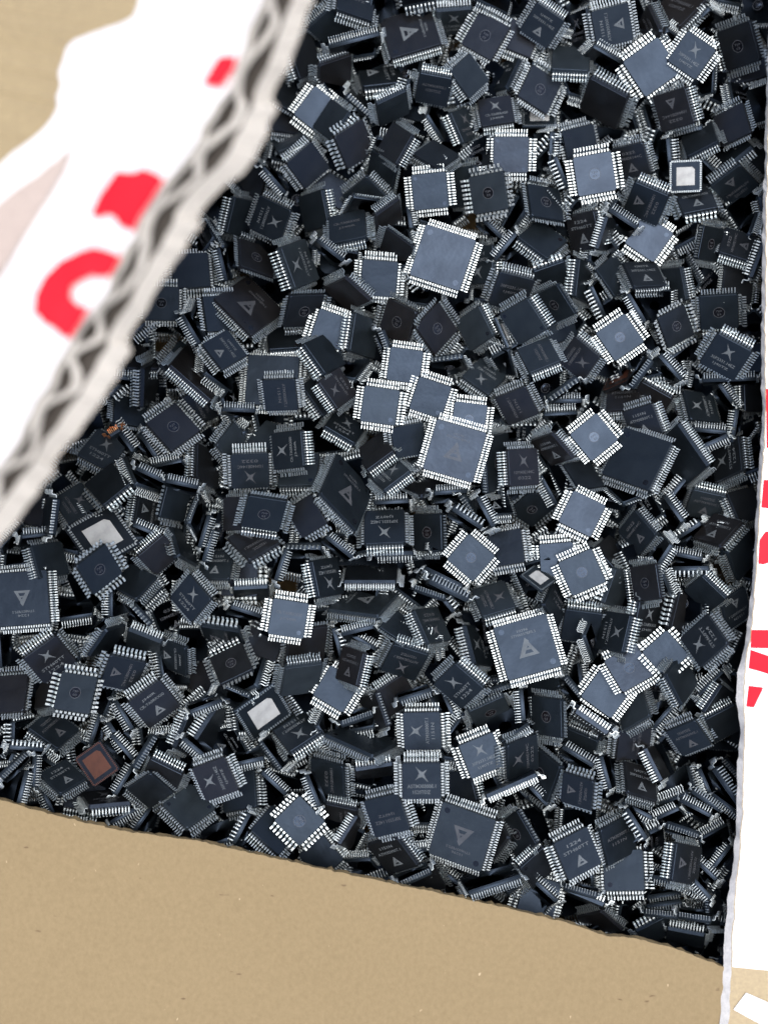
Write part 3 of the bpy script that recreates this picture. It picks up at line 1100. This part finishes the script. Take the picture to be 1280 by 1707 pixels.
# under-layer: chips thrown in at random, kept inside the carton
def fill(n, quant, maxtilt):
    k = 0
    cols = int(math.sqrt(n * 0.165 / 0.215)); rows = n // cols
    cells = [(a, b) for a in range(cols) for b in range(rows)]
    rng.shuffle(cells)
    for a, b in cells:
        x = -0.0835 + (a + rng.random()) * 0.167 / cols
        y = -0.1075 + (b + rng.random()) * 0.215 / rows
        R, t = rand_rot(maxtilt)
        mk = 'P' if rng.random() < 0.6 else random.choice('XATOd')
        ty = 'c' if rng.random() < 0.12 else 's'
        add_pose(ty, mk, random.randrange(4), R, 62, None, quant, t, world_xy=(x, y))
fill(480, 0.9, 12)
fill(340, 0.7, 36)
fill(320, 0.6, 50)
fill(300, 0.55, 62)
N_FILL = len(poses)
ents = []
for ln in CHIPS.strip().splitlines():
    p = ln.split()
    ents.append(([float(x) for x in p[:6]], p[6], int(p[7]), p[8], p[9], int(p[10])))
order = sorted(range(len(ents)), key=lambda i: (ents[i][2], i))
for i in order:
    c, typ, layer, hi, mark, up = ents[i]
    cx, cy, size, R, tilt = fit_pose(c, typ, hi)
    quant = 0.93 if tilt < 35 else (0.8 if tilt < 55 else 0.5)
    if layer <= 2: quant -= 0.15
    if layer >= 5 and tilt < 40: quant = 0.985
    add_pose(typ, mark, up, R, size, (cx, cy), quant, tilt)
print('PILE', len(poses), 'fill', N_FILL, 'H mean', Hmap.mean(), 'max', Hmap.max(), 'cat z', np.percentile([p['loc'][2] for p in poses[N_FILL:]], [5, 50, 95]))
# ------------------------------------------------------------------ the carton
def ribbon(name, P, Q, mats, parent, back=None):
    """Strip between two polylines of world points."""
    n = len(P)
    v = list(P) + list(Q)
    f = [(i, i + 1, n + i + 1, n + i) for i in range(n - 1)]
    return mesh_obj(name, v, f, mats, parent)

def slab_from_outline(name, top, down, mats, parent, side_mat=None, smooth=False):
    """Extrude a closed outline (world points, counter-clockwise from above) along `down`."""
    n = len(top)
    v = [Vector(p) for p in top] + [Vector(p) + down for p in top]
    f = [tuple(range(n)), tuple(reversed(range(n, 2 * n)))]
    mi = [0, 0]
    for i in range(n):
        j = (i + 1) % n
        f.append((i, n + i, n + j, j)); mi.append(1 if side_mat else 0)
    return mesh_obj(name, v, f, [mats, side_mat] if side_mat else mats, parent, midx=mi)

def jag(pts, step, amp, seed, z=None):
    """Resample a pixel polyline and roughen it."""
    r = random.Random(seed)
    out = []
    for (a, b) in zip(pts[:-1], pts[1:]):
        L = math.hypot(b[0] - a[0], b[1] - a[1])
        k = max(1, int(L / step))
        for i in range(k):
            t = i / k
            out.append((a[0] + (b[0] - a[0]) * t + r.gauss(0, amp), a[1] + (b[1] - a[1]) * t + r.gauss(0, amp)))
    out.append(pts[-1])
    return out

# carton floor and four inner walls (mostly hidden by the chips and flaps)
carton = empty('carton_box', (0, 0, -0.03))
tag(carton, 'kraft cardboard carton body filled with black chips', 'carton')
def wall(name, x0, x1, y0, y1, z0, z1, parent, mat):
    v = [(x0, y0, z0), (x1, y0, z0), (x1, y1, z0), (x0, y1, z0), (x0, y0, z1), (x1, y0, z1), (x1, y1, z1), (x0, y1, z1)]
    v = [(a, b, c - parent.location.z) for a, b, c in v]
    f = [(3, 2, 1, 0), (4, 5, 6, 7), (0, 1, 5, 4), (1, 2, 6, 5), (2, 3, 7, 6), (3, 0, 4, 7)]
    return mesh_obj(name, v, f, mat, parent)
BX, BY, ZR = 0.088, 0.113, 0.018
wall('carton_floor', -BX, BX, -BY, BY, -0.030, -0.026, carton, M_KRAFT_DK)
wall('side_wall', -BX - 0.004, -BX, -BY, BY, -0.030, ZR - 0.004, carton, M_KRAFT_DK)
wall('side_wall', BX, BX + 0.004, -BY, BY, -0.030, ZR - 0.004, carton, M_KRAFT_DK)
wall('side_wall', -BX - 0.004, BX + 0.004, BY, BY + 0.004, -0.030, ZR - 0.004, carton, M_KRAFT_DK)
wall('side_wall', -BX - 0.004, BX + 0.004, -BY - 0.004, -BY, -0.030, ZR - 0.004, carton, M_KRAFT_DK)

# --- kraft flap across the bottom of the picture
ZK = max(0.019, 0.0)
edge = jag([(-110, 1303), (0, 1332), (80, 1357), (200, 1384), (330, 1402), (500, 1440), (600, 1462), (720, 1486), (860, 1517), (950, 1540),
            (975, 1548), (1010, 1561), (1060, 1564), (1130, 1583), (1180, 1602), (1206, 1612)], 7, 0.7, 3)
tail = [(1206, 1612), (1204, 1660), (1201, 1760), (1190, 2050), (-110, 2050)]
nx_, ny_ = 0, 0
outline = [at(u, v, ZK) for u, v in edge + tail[1:]]
outline = outline[::-1]
kf = empty('kraft_flap', tuple(at(600, 1750, ZK)))
tag(kf, 'plain brown kraft cardboard flap lying across the lower edge of the pile', 'flap', 'flaps of the opened carton')
kl = kf.location.copy()
# gently buckled top sheet: grid clipped to the outline would lose the torn rim, so fan strips from rim to far edge
rim = [at(u, v, ZK) for u, v in edge]
rows_n = 26
vv, ff = [], []
for i, pnt in enumerate(rim):
    far = Vector((pnt.x, -0.128, ZK))
    for k in range(rows_n + 1):
        t = k / rows_n
        q = pnt.lerp(far, t)
        q.z += 0.0006 * math.sin(q.x * 70 + 1.3) * min(1, t * 3) + 0.0007 * math.sin(q.y * 95 + q.x * 30) * min(1, t * 3) - 0.0011 * math.exp(-((q.y + 0.0845 + 0.02 * q.x) / 0.0016) ** 2) * 0
        vv.append(q - kl)
for i in range(len(rim) - 1):
    for k in range(rows_n):
        a = i * (rows_n + 1) + k
        ff.append((a, a + 1, a + rows_n + 2, a + rows_n + 1))
mesh_obj('board_face', vv, ff, M_KRAFT, kf, smooth=True)
# thin torn edge and the underside
n = len(rim)
rv = [p - kl for p in rim] + [p - kl + Vector((random.gauss(0, 0.0001), random.uniform(-0.0001, 0.0003), -0.0014)) for p in rim] + [Vector((p.x, -0.128, ZK - 0.0014)) - kl for p in rim]
rf = [(i + 1, i, n + i, n + i + 1) for i in range(n - 1)] + [(n + i + 1, n + i, 2 * n + i, 2 * n + i + 1) for i in range(n - 1)]
mesh_obj('torn_edge', rv, rf, M_KRAFT, kf)

# --- right side panel with white tape
ZP = 0.020
redge = jag([(1292, -70), (1284, 0), (1279, 200), (1276, 360), (1274, 560), (1275, 700), (1268, 800), (1262, 900), (1256, 1000), (1249, 1065), (1240, 1110),
             (1238, 1165), (1240, 1215), (1238, 1290), (1236, 1360), (1232, 1420), (1222, 1510), (1219, 1560), (1218, 1620), (1214, 1707), (1208, 1800)], 9, 0.8, 5)
inner = jag([(1288, -70), (1281, 0), (1275, 200), (1271, 360), (1268, 560), (1269, 700), (1262, 800), (1257, 900), (1251, 1000), (1242, 1062), (1231, 1112),
             (1225, 1165), (1234, 1215), (1226, 1290), (1227, 1360), (1223, 1420), (1211, 1510), (1207, 1560), (1204, 1620), (1199, 1707), (1190, 1800)], 9, 1.0, 6)
rp = empty('side_panel', tuple(at(1300, 850, ZP)))
tag(rp, 'right carton panel wrapped in white tape printed with red lettering', 'flap', 'flaps of the opened carton')
rl = rp.location.copy()
R1 = [at(u, v, ZP) for u, v in redge]
R2 = [at(u, v, ZP - 0.0012) for u, v in inner]
def resample(P, n):
    d = [0]
    for a, b in zip(P[:-1], P[1:]): d.append(d[-1] + (b - a).length)
    out = []
    j = 0
    for i in range(n):
        t = d[-1] * i / (n - 1)
        while j < len(d) - 2 and d[j + 1] < t: j += 1
        w = (t - d[j]) / max(d[j + 1] - d[j], 1e-9)
        out.append(P[j].lerp(P[j + 1], min(max(w, 0), 1)))
    return out
NR = 230
R1, R2 = resample(R1, NR), resample(R2, NR)
# find the index where the white tape ends (photo row 1622)
def row_of(p): return PH / 2 - p.y / (CAM_H - p.z) * F_PX
ie = max(i for i, p in enumerate(R1) if row_of(p) < 1622)
def sheet(name, A, B, mat, dz=0.0):
    m = len(A)
    v = [a - rl + Vector((0, 0, dz)) for a in A] + [b - rl + Vector((0, 0, dz)) for b in B]
    return mesh_obj(name, v, [(i, m + i, m + i + 1, i + 1) for i in range(m - 1)], mat, rp)
far = [Vector((0.100, p.y, ZP)) for p in R1]
sheet('board_face', R1, far, M_KRAFT_TAPED)
tA = [a.lerp(f_, 0.004) for a, f_ in zip(R1[:ie], far[:ie])]
tape = sheet('white_tape', tA, [Vector((p.x, p.y - 0.004, p.z)) for p in far[:ie]], M_WHITE, 0.00012)
sheet('torn_edge', R2, R1, M_EDGE)
sheet('inner_face', [Vector((p.x + 0.0012, p.y, ZP - 0.004)) for p in R2], R2, M_KRAFT_DK)
# folded tape end near the bottom right corner
fold = [(1243, 1655), (1222, 1683), (1275, 1712), (1330, 1745), (1345, 1700)]
fo = [at(u, v, ZP + 0.0003) - rl for u, v in fold]
mesh_obj('tape_fold', fo + [p + Vector((0, 0, -0.0002)) for p in fo], [(0, 1, 2, 3, 4), (9, 8, 7, 6, 5)] + [(i, 5 + i, 5 + (i + 1) % 5, (i + 1) % 5) for i in range(5)], M_WHITE, tape)
def red_patch(px, z, loc, parent, fn=None):
    pts = [(fn(u, v) if fn else at(u, v, z)) - loc for u, v in px]
    c = [p for p in pts]
    # make it face up
    ar = sum(a.x * b.y - b.x * a.y for a, b in zip(pts, pts[1:] + pts[:1]))
    if ar < 0: pts = pts[::-1]
    m = len(pts)
    return mesh_obj('red_lettering', pts, [tuple(range(m))], M_RED, parent)
for px in ([(1276, 648), (1277, 747), (1320, 747), (1320, 648)],
           [(1272, 800), (1268, 846), (1282, 848), (1320, 838), (1320, 800)],
           [(1265, 900), (1263, 940), (1272, 941), (1290, 935), (1320, 920), (1320, 885), (1275, 886)],
           [(1252, 1050), (1250, 1080), (1320, 1082), (1320, 1050)],
           [(1250, 1083), (1247, 1114), (1275, 1122), (1320, 1140), (1320, 1112), (1285, 1095)],
           [(1247, 1143), (1243, 1178), (1256, 1179), (1270, 1150), (1271, 1146)]):
    red_patch(px, ZP + 0.00016, rl, tape)

# --- raised flap at the left with its cut corrugated edge towards the camera
ZE = 0.072
right_line = [(532, -60), (515, 0), (500, 60), (484, 110), (466, 150), (452, 190), (436, 230), (424, 262), (405, 290), (372, 312), (340, 358), (300, 420), (262, 482),
              (232, 545), (200, 610), (168, 670), (132, 722), (98, 770), (58, 822), (22, 878), (0, 905), (-50, 965)]
left_line = [(450, -60), (432, 0), (412, 70), (396, 130), (366, 170), (336, 212), (312, 255), (288, 292), (262, 330), (236, 372), (214, 410), (190, 455), (165, 500),
             (128, 556), (96, 612), (72, 655), (45, 700), (18, 742), (-10, 790), (-40, 826), (-70, 860), (-120, 930)]
rf_ = empty('raised_flap', tuple(at(200, 400, ZE)))
tag(rf_, 'blurred carton flap bent up at left, white tape with red lettering, ragged corrugated edge', 'flap', 'flaps of the opened carton')
fl = rf_.location.copy()
NE = 260
PL = resample([at(u, v, ZE + 0.0035) for u, v in left_line], NE)      # outer liner rim (higher)
PR = resample([at(u, v, ZE - 0.0015) for u, v in right_line], NE)    # inner liner rim
r_ = random.Random(9)
def wob(P, amp, seed, freq):
    rr = random.Random(seed)
    ph = [rr.uniform(0, 6.28) for _ in range(6)]
    out = []
    for i, p in enumerate(P):
        s = i / len(P)
        d = sum(math.sin(s * freq * (k + 1) * 2.1 + ph[k]) / (k + 1) for k in range(6)) * amp
        out.append(p + Vector((d, d * 0.35, d * 0.5 + rr.gauss(0, amp * 0.12))))
    return out
PL, PR = wob(PL, 0.0005, 1, 12), wob(PR, 0.0006, 2, 15)
tdir = Vector((-0.86, 0.30, -0.50)).normalized()        # from the cut edge into the board (down to the left)
def loft(name, A, depth, mat, seg=1, wave=None):
    v, f = [], []
    m = len(A)
    for k in range(seg + 1):
        for i, p in enumerate(A):
            v.append(p + tdir * depth * k / seg - fl)
    for k in range(seg):
        for i in range(m - 1):
            a = k * m + i
            f.append((a, a + 1, a + m + 1, a + m))
    o = mesh_obj(name, v, f, mat, rf_)
    return o
outer = loft('outer_liner', PL, 0.150, M_KRAFT_TAPED, 24)
loft('inner_liner', PR, 0.150, M_FLUTE, 24)
mid = [a.lerp(b, 0.5) + Vector((0, 0, -0.0008)) for a, b in zip(PL, PR)]
def between(t, dz=0.0): return [a.lerp(b, t) + Vector((0, 0, dz)) for a, b in zip(PL, PR)]
# liners and crushed flutes seen end on, each with paper thickness
def strip_solid(name, A, B, depth, mat):
    m = len(A)
    v = [p - fl for p in A] + [p - fl for p in B] + [p + tdir * depth - fl for p in A] + [p + tdir * depth - fl for p in B]
    f = []
    for i in range(m - 1):
        f += [(i, i + 1, m + i + 1, m + i), (2 * m + i + 1, 2 * m + i, i, i + 1), (m + i, m + i + 1, 3 * m + i + 1, 3 * m + i)]
    return v, f, mat
core = []
def lane(t0, t1):
    A, B = [], []
    for i in range(NE):
        a, b = PL[i], PR[i]
        A.append(a.lerp(b, t0(i))); B.append(a.lerp(b, t1(i)))
    return A, B
S = [0.0]
for i in range(1, NE): S.append(S[-1] + (PL[i] - PL[i - 1]).length)
def flute(c, amp, pitch, ph, w):
    def f0(i): 
        s = S[i] / pitch * 2 * math.pi + ph + 1.5 * math.sin(S[i] * 83 + ph) + 0.7 * math.sin(S[i] * 211)
        return c + amp * math.sin(s) - w / 2
    return f0, (lambda i: f0(i) + w)
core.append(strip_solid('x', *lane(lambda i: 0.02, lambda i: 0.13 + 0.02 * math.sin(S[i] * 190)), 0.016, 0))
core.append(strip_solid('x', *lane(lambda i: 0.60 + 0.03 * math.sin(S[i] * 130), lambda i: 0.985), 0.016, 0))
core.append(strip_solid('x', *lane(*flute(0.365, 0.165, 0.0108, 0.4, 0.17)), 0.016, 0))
# push lanes a little apart in depth so no two faces share a plane
cv, cf, cm = [], [], []
for k, (v, f, mt_) in enumerate(core):
    o = len(cv)
    off = tdir * (0.00035 * k)
    cv += [p + off for p in v]
    cf += [tuple(i + o for i in q) for q in f]
    cm += [mt_, 1, 1] * (len(f) // 3)  # front faces keep the paper tone, side faces get the painted hollow shade
mesh_obj('fluted_core', cv, cf, [M_FLUTE, M_HOLLOW_SHADE], rf_, midx=cm)

# plane of the outer face: points by sight line
p0, p1, p2 = PL[40], PL[200], PL[120] + tdir * 0.1
nrm = (p1 - p0).cross(p2 - p0).normalized()
if nrm.z < 0: nrm = -nrm
def on_flap(u, v, lift=0.0):
    """Point of the flap's outer face on the sight line through (u, v)."""
    cpos = Vector((0, 0, CAM_H))
    d = (at(u, v, 0) - cpos)
    # march against the lofted liner: nearest ruling line
    best = None
    for i in range(0, NE - 1):
        a = PL[i]; b = PL[i + 1]
        n_ = (b - a).cross(tdir)
        if n_.z < 0: n_ = -n_
        den = n_.dot(d)
        if abs(den) < 1e-12: continue
        t = n_.dot(a - cpos) / den
        q = cpos + d * t
        e = (b - a)
        # coordinates in (e, tdir)
        w = q - a
        ee, et, tt = e.dot(e), e.dot(tdir), 1.0
        det = ee * tt - et * et
        al = (w.dot(e) * tt - w.dot(tdir) * et) / det
        be = (w.dot(tdir) * ee - w.dot(e) * et) / det
        if -0.02 <= al <= 1.02 and be > -0.01:
            if best is None or t < best[0]:
                n_.normalize()
                best = (t, q + n_ * lift)
    if best: return best[1]
    nn = nrm
    t = nn.dot(p0 - cpos) / nn.dot(d)
    return cpos + d * t + nn * lift
# white tape sheet: same ruling as the liner, stopping at its torn outline
tape_line = [(238, -60), (238, 0), (232, 34), (215, 47), (160, 50), (125, 62), (108, 84), (104, 120), (103, 160), (92, 200), (70, 226), (40, 245), (8, 268), (-40, 320), (-90, 420), (-160, 700)]
def lane_depth(i):
    """Distance along tdir at which the tape outline is reached for rim point i."""
    cpos = Vector((0, 0, CAM_H))
    lo = 0.150
    prev = None
    for k in range(1, 240):
        dd = 0.150 * k / 240
        q = PL[i] + tdir * dd
        u = q.x / (CAM_H - q.z) * F_PX + PW / 2
        v = PH / 2 - q.y / (CAM_H - q.z) * F_PX
        # u of outline at this v
        uo = None
        for (a, b) in zip(tape_line[:-1], tape_line[1:]):
            if a[1] <= v <= b[1]:
                uo = a[0] + (b[0] - a[0]) * (v - a[1]) / max(b[1] - a[1], 1e-6)
        if v < -60: uo = 238
        if uo is not None and u < uo:
            return dd
    return lo
dep = [lane_depth(i) for i in range(NE)]
dep = [sum(dep[max(0, i - 6):i + 7]) / len(dep[max(0, i - 6):i + 7]) for i in range(NE)]
SEG = 30
tv, tf = [], []
for k in range(SEG + 1):
    for i in range(NE):
        q = PL[i] + tdir * (dep[i] * k / SEG) 
        tv.append(q - fl + Vector((0, 0, 0.00035 + 0.0002 * math.sin(i * 0.11 + k * 0.4))))
for k in range(SEG):
    for i in range(NE - 1):
        a = k * NE + i
        tf.append((a, a + NE, a + NE + 1, a + 1)[::-1])
tape2 = mesh_obj('white_tape', tv, tf, M_WHITE, rf_, smooth=True)
def flap_patch(px, lift=0.0011, name='red_lettering', mat=None):
    """Dense grid patch of red print that follows the curved flap."""
    us = [p[0] for p in px]; vs = [p[1] for p in px]
    st = 6
    vmap, v, f = {}, [], []
    def vid(a, b):
        if (a, b) not in vmap:
            vmap[(a, b)] = len(v)
            v.append(on_flap(a, b, lift) - fl)
        return vmap[(a, b)]
    # fan of the outline itself keeps the print's edge crisp
    m = len(px)
    dense = []
    for a, b in zip(px, px[1:] + px[:1]):
        k = max(1, int(math.hypot(b[0] - a[0], b[1] - a[1]) / 12))
        for i in range(k):
            dense.append((a[0] + (b[0] - a[0]) * i / k, a[1] + (b[1] - a[1]) * i / k))
    pts = [on_flap(u_, v_, lift) - fl for u_, v_ in dense]
    ar = sum(a.x * b.y - b.x * a.y for a, b in zip(pts, pts[1:] + pts[:1]))
    if ar < 0: pts = pts[::-1]
    bm = bmesh.new()
    bv = [bm.verts.new(p) for p in pts]
    fc = bm.faces.new(bv)
    bmesh.ops.triangulate(bm, faces=[fc])
    me = bpy.data.meshes.new(name)
    bm.to_mesh(me); bm.free()
    me.materials.append(mat or M_RED)
    o = bpy.data.objects.new(name, me)
    COL.objects.link(o); o.parent = tape2
flap_patch([(372, 98), (345, 147), (376, 152), (398, 118), (402, 98)])
flap_patch([(200, 296), (246, 289), (282, 304), (262, 336), (238, 372), (232, 385), (162, 357), (175, 330)])
flap_patch([(110, 440), (140, 424), (165, 419), (185, 424), (210, 434), (192, 464), (160, 466), (140, 470), (126, 484)])
flap_patch([(84, 464), (110, 440), (126, 484), (126, 502), (80, 546), (66, 522), (68, 496)])
flap_patch([(126, 502), (138, 512), (157, 518), (128, 565), (112, 561), (80, 546)])

flap_patch([(-30, 372), (40, 318), (126, 252), (112, 290), (70, 362), (30, 425), (-30, 520)], 0.0009, 'clear_tape', M_CLEAR_GLARE)

# --- ground under and around the carton
g = mesh_obj('ground', [(-30, -30, -0.032), (30, -30, -0.032), (30, 30, -0.032), (-30, 30, -0.032)], [(0, 1, 2, 3)], M_KRAFT_DK)
tag(g, 'dull surface the carton stands on', 'ground', kind='structure')
# ------------------------------------------------------------------ which chips show: count heightmap cells inside the photo's opening
def inside(poly, u, v):
    c = np.zeros(u.shape, bool)
    n = len(poly)
    for i in range(n):
        x1, y1 = poly[i]; x2, y2 = poly[(i + 1) % n]
        cond = (y1 > v) != (y2 > v)
        xi = (x2 - x1) * (v - y1) / ((y2 - y1) or 1e-9) + x1
        c ^= cond & (u < xi)
    return c
OPENING = [(515, 0), (490, 90), (455, 170), (405, 290), (330, 370), (250, 500), (160, 680), (60, 810), (0, 900), (0, 1332),
           (200, 1385), (500, 1440), (720, 1485), (970, 1545), (1200, 1600), (1212, 1500), (1235, 1200), (1245, 1060), (1262, 900), (1280, 360), (1280, 0)]
XX, YY = np.meshgrid(gx, gy)
UU = XX / (CAM_H - Hmap) * F_PX + PW / 2
VV = PH / 2 - YY / (CAM_H - Hmap) * F_PX
ok = inside(OPENING, UU, VV)
cnt = np.bincount(IdMap[ok & (IdMap >= 0)], minlength=len(poses))
special = [p['i'] for p in poses if p['typ'] in 'qkr']
rank = [int(i) for i in np.argsort(-cnt) if cnt[i] > 0 and i not in special]
singles = set(rank[:296 - len(special)]) | set(special)

# ------------------------------------------------------------------ labels
LAND = [((168, 1270), 'the square brown-pad chip'), ((170, 890), 'the half-covered silver-pad chip'), ((437, 1185), 'the uncovered large silver-pad chip'),
        ((1142, 291), 'the little silver-pad chip'), ((497, 1368), 'the 705-stamped chip'), ((877, 1080), 'the palest large triangle-logo chip'),
        ((757, 755), 'the central pale two-dot chip'), ((740, 430), 'the upper large two-dot chip'), ((415, 515), 'the upper-left large chip'),
        ((770, 1395), 'the lowest large triangle-logo chip'), ((703, 1297), 'the ASTM30300E.1 chip'), ((1065, 770), 'the dark large two-dot chip'),
        ((45, 990), 'the leftmost large triangle-logo chip'), ((685, 55), 'the topmost large triangle-logo chip'), ((605, 1005), 'the slanted large triangle-logo chip'),
        ((1233, 80), 'the upper-right round-stamped chip'), ((580, 810), 'the left-central large triangle-logo chip')]
OWN = {0: 'leadless chip with a square brown pad, lying near the kraft flap',
       1: 'large leadless chip with silver pad half covered by a round-stamped chip',
       2: 'large leadless chip with fully bare silver pad, below the centre left of the pile',
       3: 'little leadless chip with a flat silver pad, at upper right of the pile',
       4: 'coarse-leaded chip stamped 705 over 03, right beside the kraft flap',
       5: 'palest large chip with triangle logo, three round dots and bright leads all round',
       6: 'large pale blue-grey chip with two pale dots and faint triangle, at the pile centre',
       7: 'large pale chip with two pale dots, above and left of the pile centre',
       8: 'large triangle-logo chip with two dark dots, nearest the raised flap at upper left',
       9: 'large dark chip with bold triangle logo and two dots, closest to the kraft flap',
       10: 'black chip printed ASTM30300E.1 under a star logo, long bright leads on top',
       11: 'large dark chip with two round black dots, by the right side of the pile',
       12: 'large black chip with inverted triangle logo at the left edge of the pile',
       13: 'large chip with sideways triangle logo at the top edge of the pile',
       14: 'large triangle-logo chip lying slanted below the centre of the pile',
       15: 'flat round-stamped chip at the upper right corner of the pile',
       16: 'large dark triangle-logo chip left of the central pale two-dot chip'}
land_of = {}
for li, ((lu, lv), ph) in enumerate(LAND):
    want = 'qkr' if li < 4 else ('c' if li == 4 else ('s' if li in (10, 15) else 'b'))
    best = min((p for p in poses if p['i'] in singles and p['typ'] in want), key=lambda p: (p['u'] - lu) ** 2 + (p['v'] - lv) ** 2)
    land_of[best['i']] = li
MARKW = {'P': 'unmarked', 'A': 'triangle-logo', 'X': 'star-logo', 'S': 'star-logo', 'T': 'text-printed', 't': 'text-printed', 'O': 'round-stamped', 'o': 'round-stamped',
         'D': 'two-dot', 'd': 'one-dot', 'B': 'triangle-logo'}
NUMW = ['touching', 'half a chip-width', 'one chip-width', 'one and a half chip-widths', 'two chip-widths', 'two and a half chip-widths', 'three chip-widths',
        'three and a half chip-widths', 'four chip-widths', 'four and a half chip-widths', 'five chip-widths', 'five and a half chip-widths', 'six chip-widths']
DIRW = ['right of', 'above right of', 'above', 'above left of', 'left of', 'below left of', 'below', 'below right of']
used = set()
def label_for(p):
    if p['i'] in land_of:
        return OWN[land_of[p['i']]]
    t = p['tilt']
    if p['typ'] == 'q': look = 'leadless silver-pad chip'
    elif p['typ'] == 'k': look = 'leadless brown-pad chip'
    elif p['typ'] == 'r': look = 'tiny copper-leaded chip'
    else:
        tw = 'flat' if t < 22 else ('tilted' if t < 45 else ('steep' if t < 66 else 'upended'))
        sz = {'s': 'small', 'b': 'large', 'c': 'coarse-leaded'}[p['typ']]
        look = '%s %s %s chip' % (tw, sz, MARKW[p['mark']])
    cand = sorted(range(len(LAND)), key=lambda li: (LAND[li][0][0] - p['u']) ** 2 + (LAND[li][0][1] - p['v']) ** 2)
    for li in cand[:6]:
        du, dv = p['u'] - LAND[li][0][0], LAND[li][0][1] - p['v']
        k = int(round(math.hypot(du, dv) / 37.5))
        if k >= len(NUMW): continue
        a = int(round(math.degrees(math.atan2(dv, du)) / 45)) % 8
        s = '%s %s %s %s' % (look, NUMW[max(k, 1)], DIRW[a], LAND[li][1])
        if len(s.replace('-', ' ').split()) > 20 or len(s.split()) > 16: continue
        if s not in used:
            used.add(s)
            return s
    # last resort: clock-face direction
    for li in cand[:4]:
        du, dv = p['u'] - LAND[li][0][0], LAND[li][0][1] - p['v']
        h = int(round(((90 - math.degrees(math.atan2(dv, du))) % 360) / 30)) % 12 or 12
        s = '%s at %d o\'clock of %s, %s off' % (look, h, LAND[li][1], NUMW[min(12, max(1, int(round(math.hypot(du, dv) / 37.5))))])
        if s not in used and len(s.split()) <= 16:
            used.add(s)
            return s
    return look + ' somewhere in the pile'

# ------------------------------------------------------------------ link the individual chips
n_parts = 0
stuff_src = []
for p in poses:
    parts = chip_parts(p['typ'], p['mark'], p['up'], p['var'] % 12, p['flip'])
    Mw = Matrix([[float(p['R'][r][c]) for c in range(3)] + [p['loc'][r]] for r in range(3)] + [[0, 0, 0, 1]])
    if p['i'] in singles:
        root = empty('leadless_chip' if p['typ'] in 'qk' else 'quad_flat_chip')
        root.matrix_world = Mw @ Matrix.Scale(p['s'], 4)
        tag(root, label_for(p), 'chip', 'computer chips heaped in the carton')
        for (nm, key, bld, mat, loc) in parts:
            me = get_mesh(key, bld, mat)[0]
            o = bpy.data.objects.new(nm, me)
            COL.objects.link(o)
            o.parent = root
            o.matrix_local = loc
            n_parts += 1
        p['obj'] = root
    else:
        stuff_src.append((p, parts, Mw))

# the remaining, mostly buried chips: one mass
SM = [M_BODY, M_MARK, M_MARK_DIM, M_DISC, M_PIN, M_PINCU, M_PAD, M_PADBR]
allv, lt, ls, mi, vofs = [], [], [], [], 0
for p, parts, Mw in stuff_src:
    if cnt[p['i']] == 0 and p['i'] < 300: pass
    R = p['R']; s = p['s']; L = np.array(p['loc'])
    for (nm, key, bld, mat, loc) in parts:
        _, va, fa = get_mesh(key, bld, mat)
        lm = np.array(loc.to_3x3())
        w = (va * MM * s) @ lm.T @ R.T + L
        allv.append(w)
        for q in fa:
            lt.append(len(q)); ls.extend([i + vofs for i in q])
        mi.extend([SM.index(mat)] * len(fa))
        vofs += len(va)
V = np.concatenate(allv)
me = bpy.data.meshes.new('buried_chips')
me.vertices.add(len(V)); me.vertices.foreach_set('co', V.astype(np.float32).ravel())
me.loops.add(len(ls)); me.loops.foreach_set('vertex_index', np.array(ls, dtype=np.int32))
me.polygons.add(len(lt))
lt = np.array(lt, dtype=np.int32)
me.polygons.foreach_set('loop_start', np.concatenate([[0], np.cumsum(lt)[:-1]]).astype(np.int32))
me.polygons.foreach_set('material_index', np.array(mi, dtype=np.int32))
for m in SM: me.materials.append(m)
me.update(calc_edges=True)
o = bpy.data.objects.new('buried_chips', me)
COL.objects.link(o)
tag(o, 'mass of half buried black chips showing in the gaps of the pile', 'chips', kind='stuff')
print('SINGLES', len(singles), 'parts', n_parts, 'stuff faces', len(lt), 'labels', len(used))
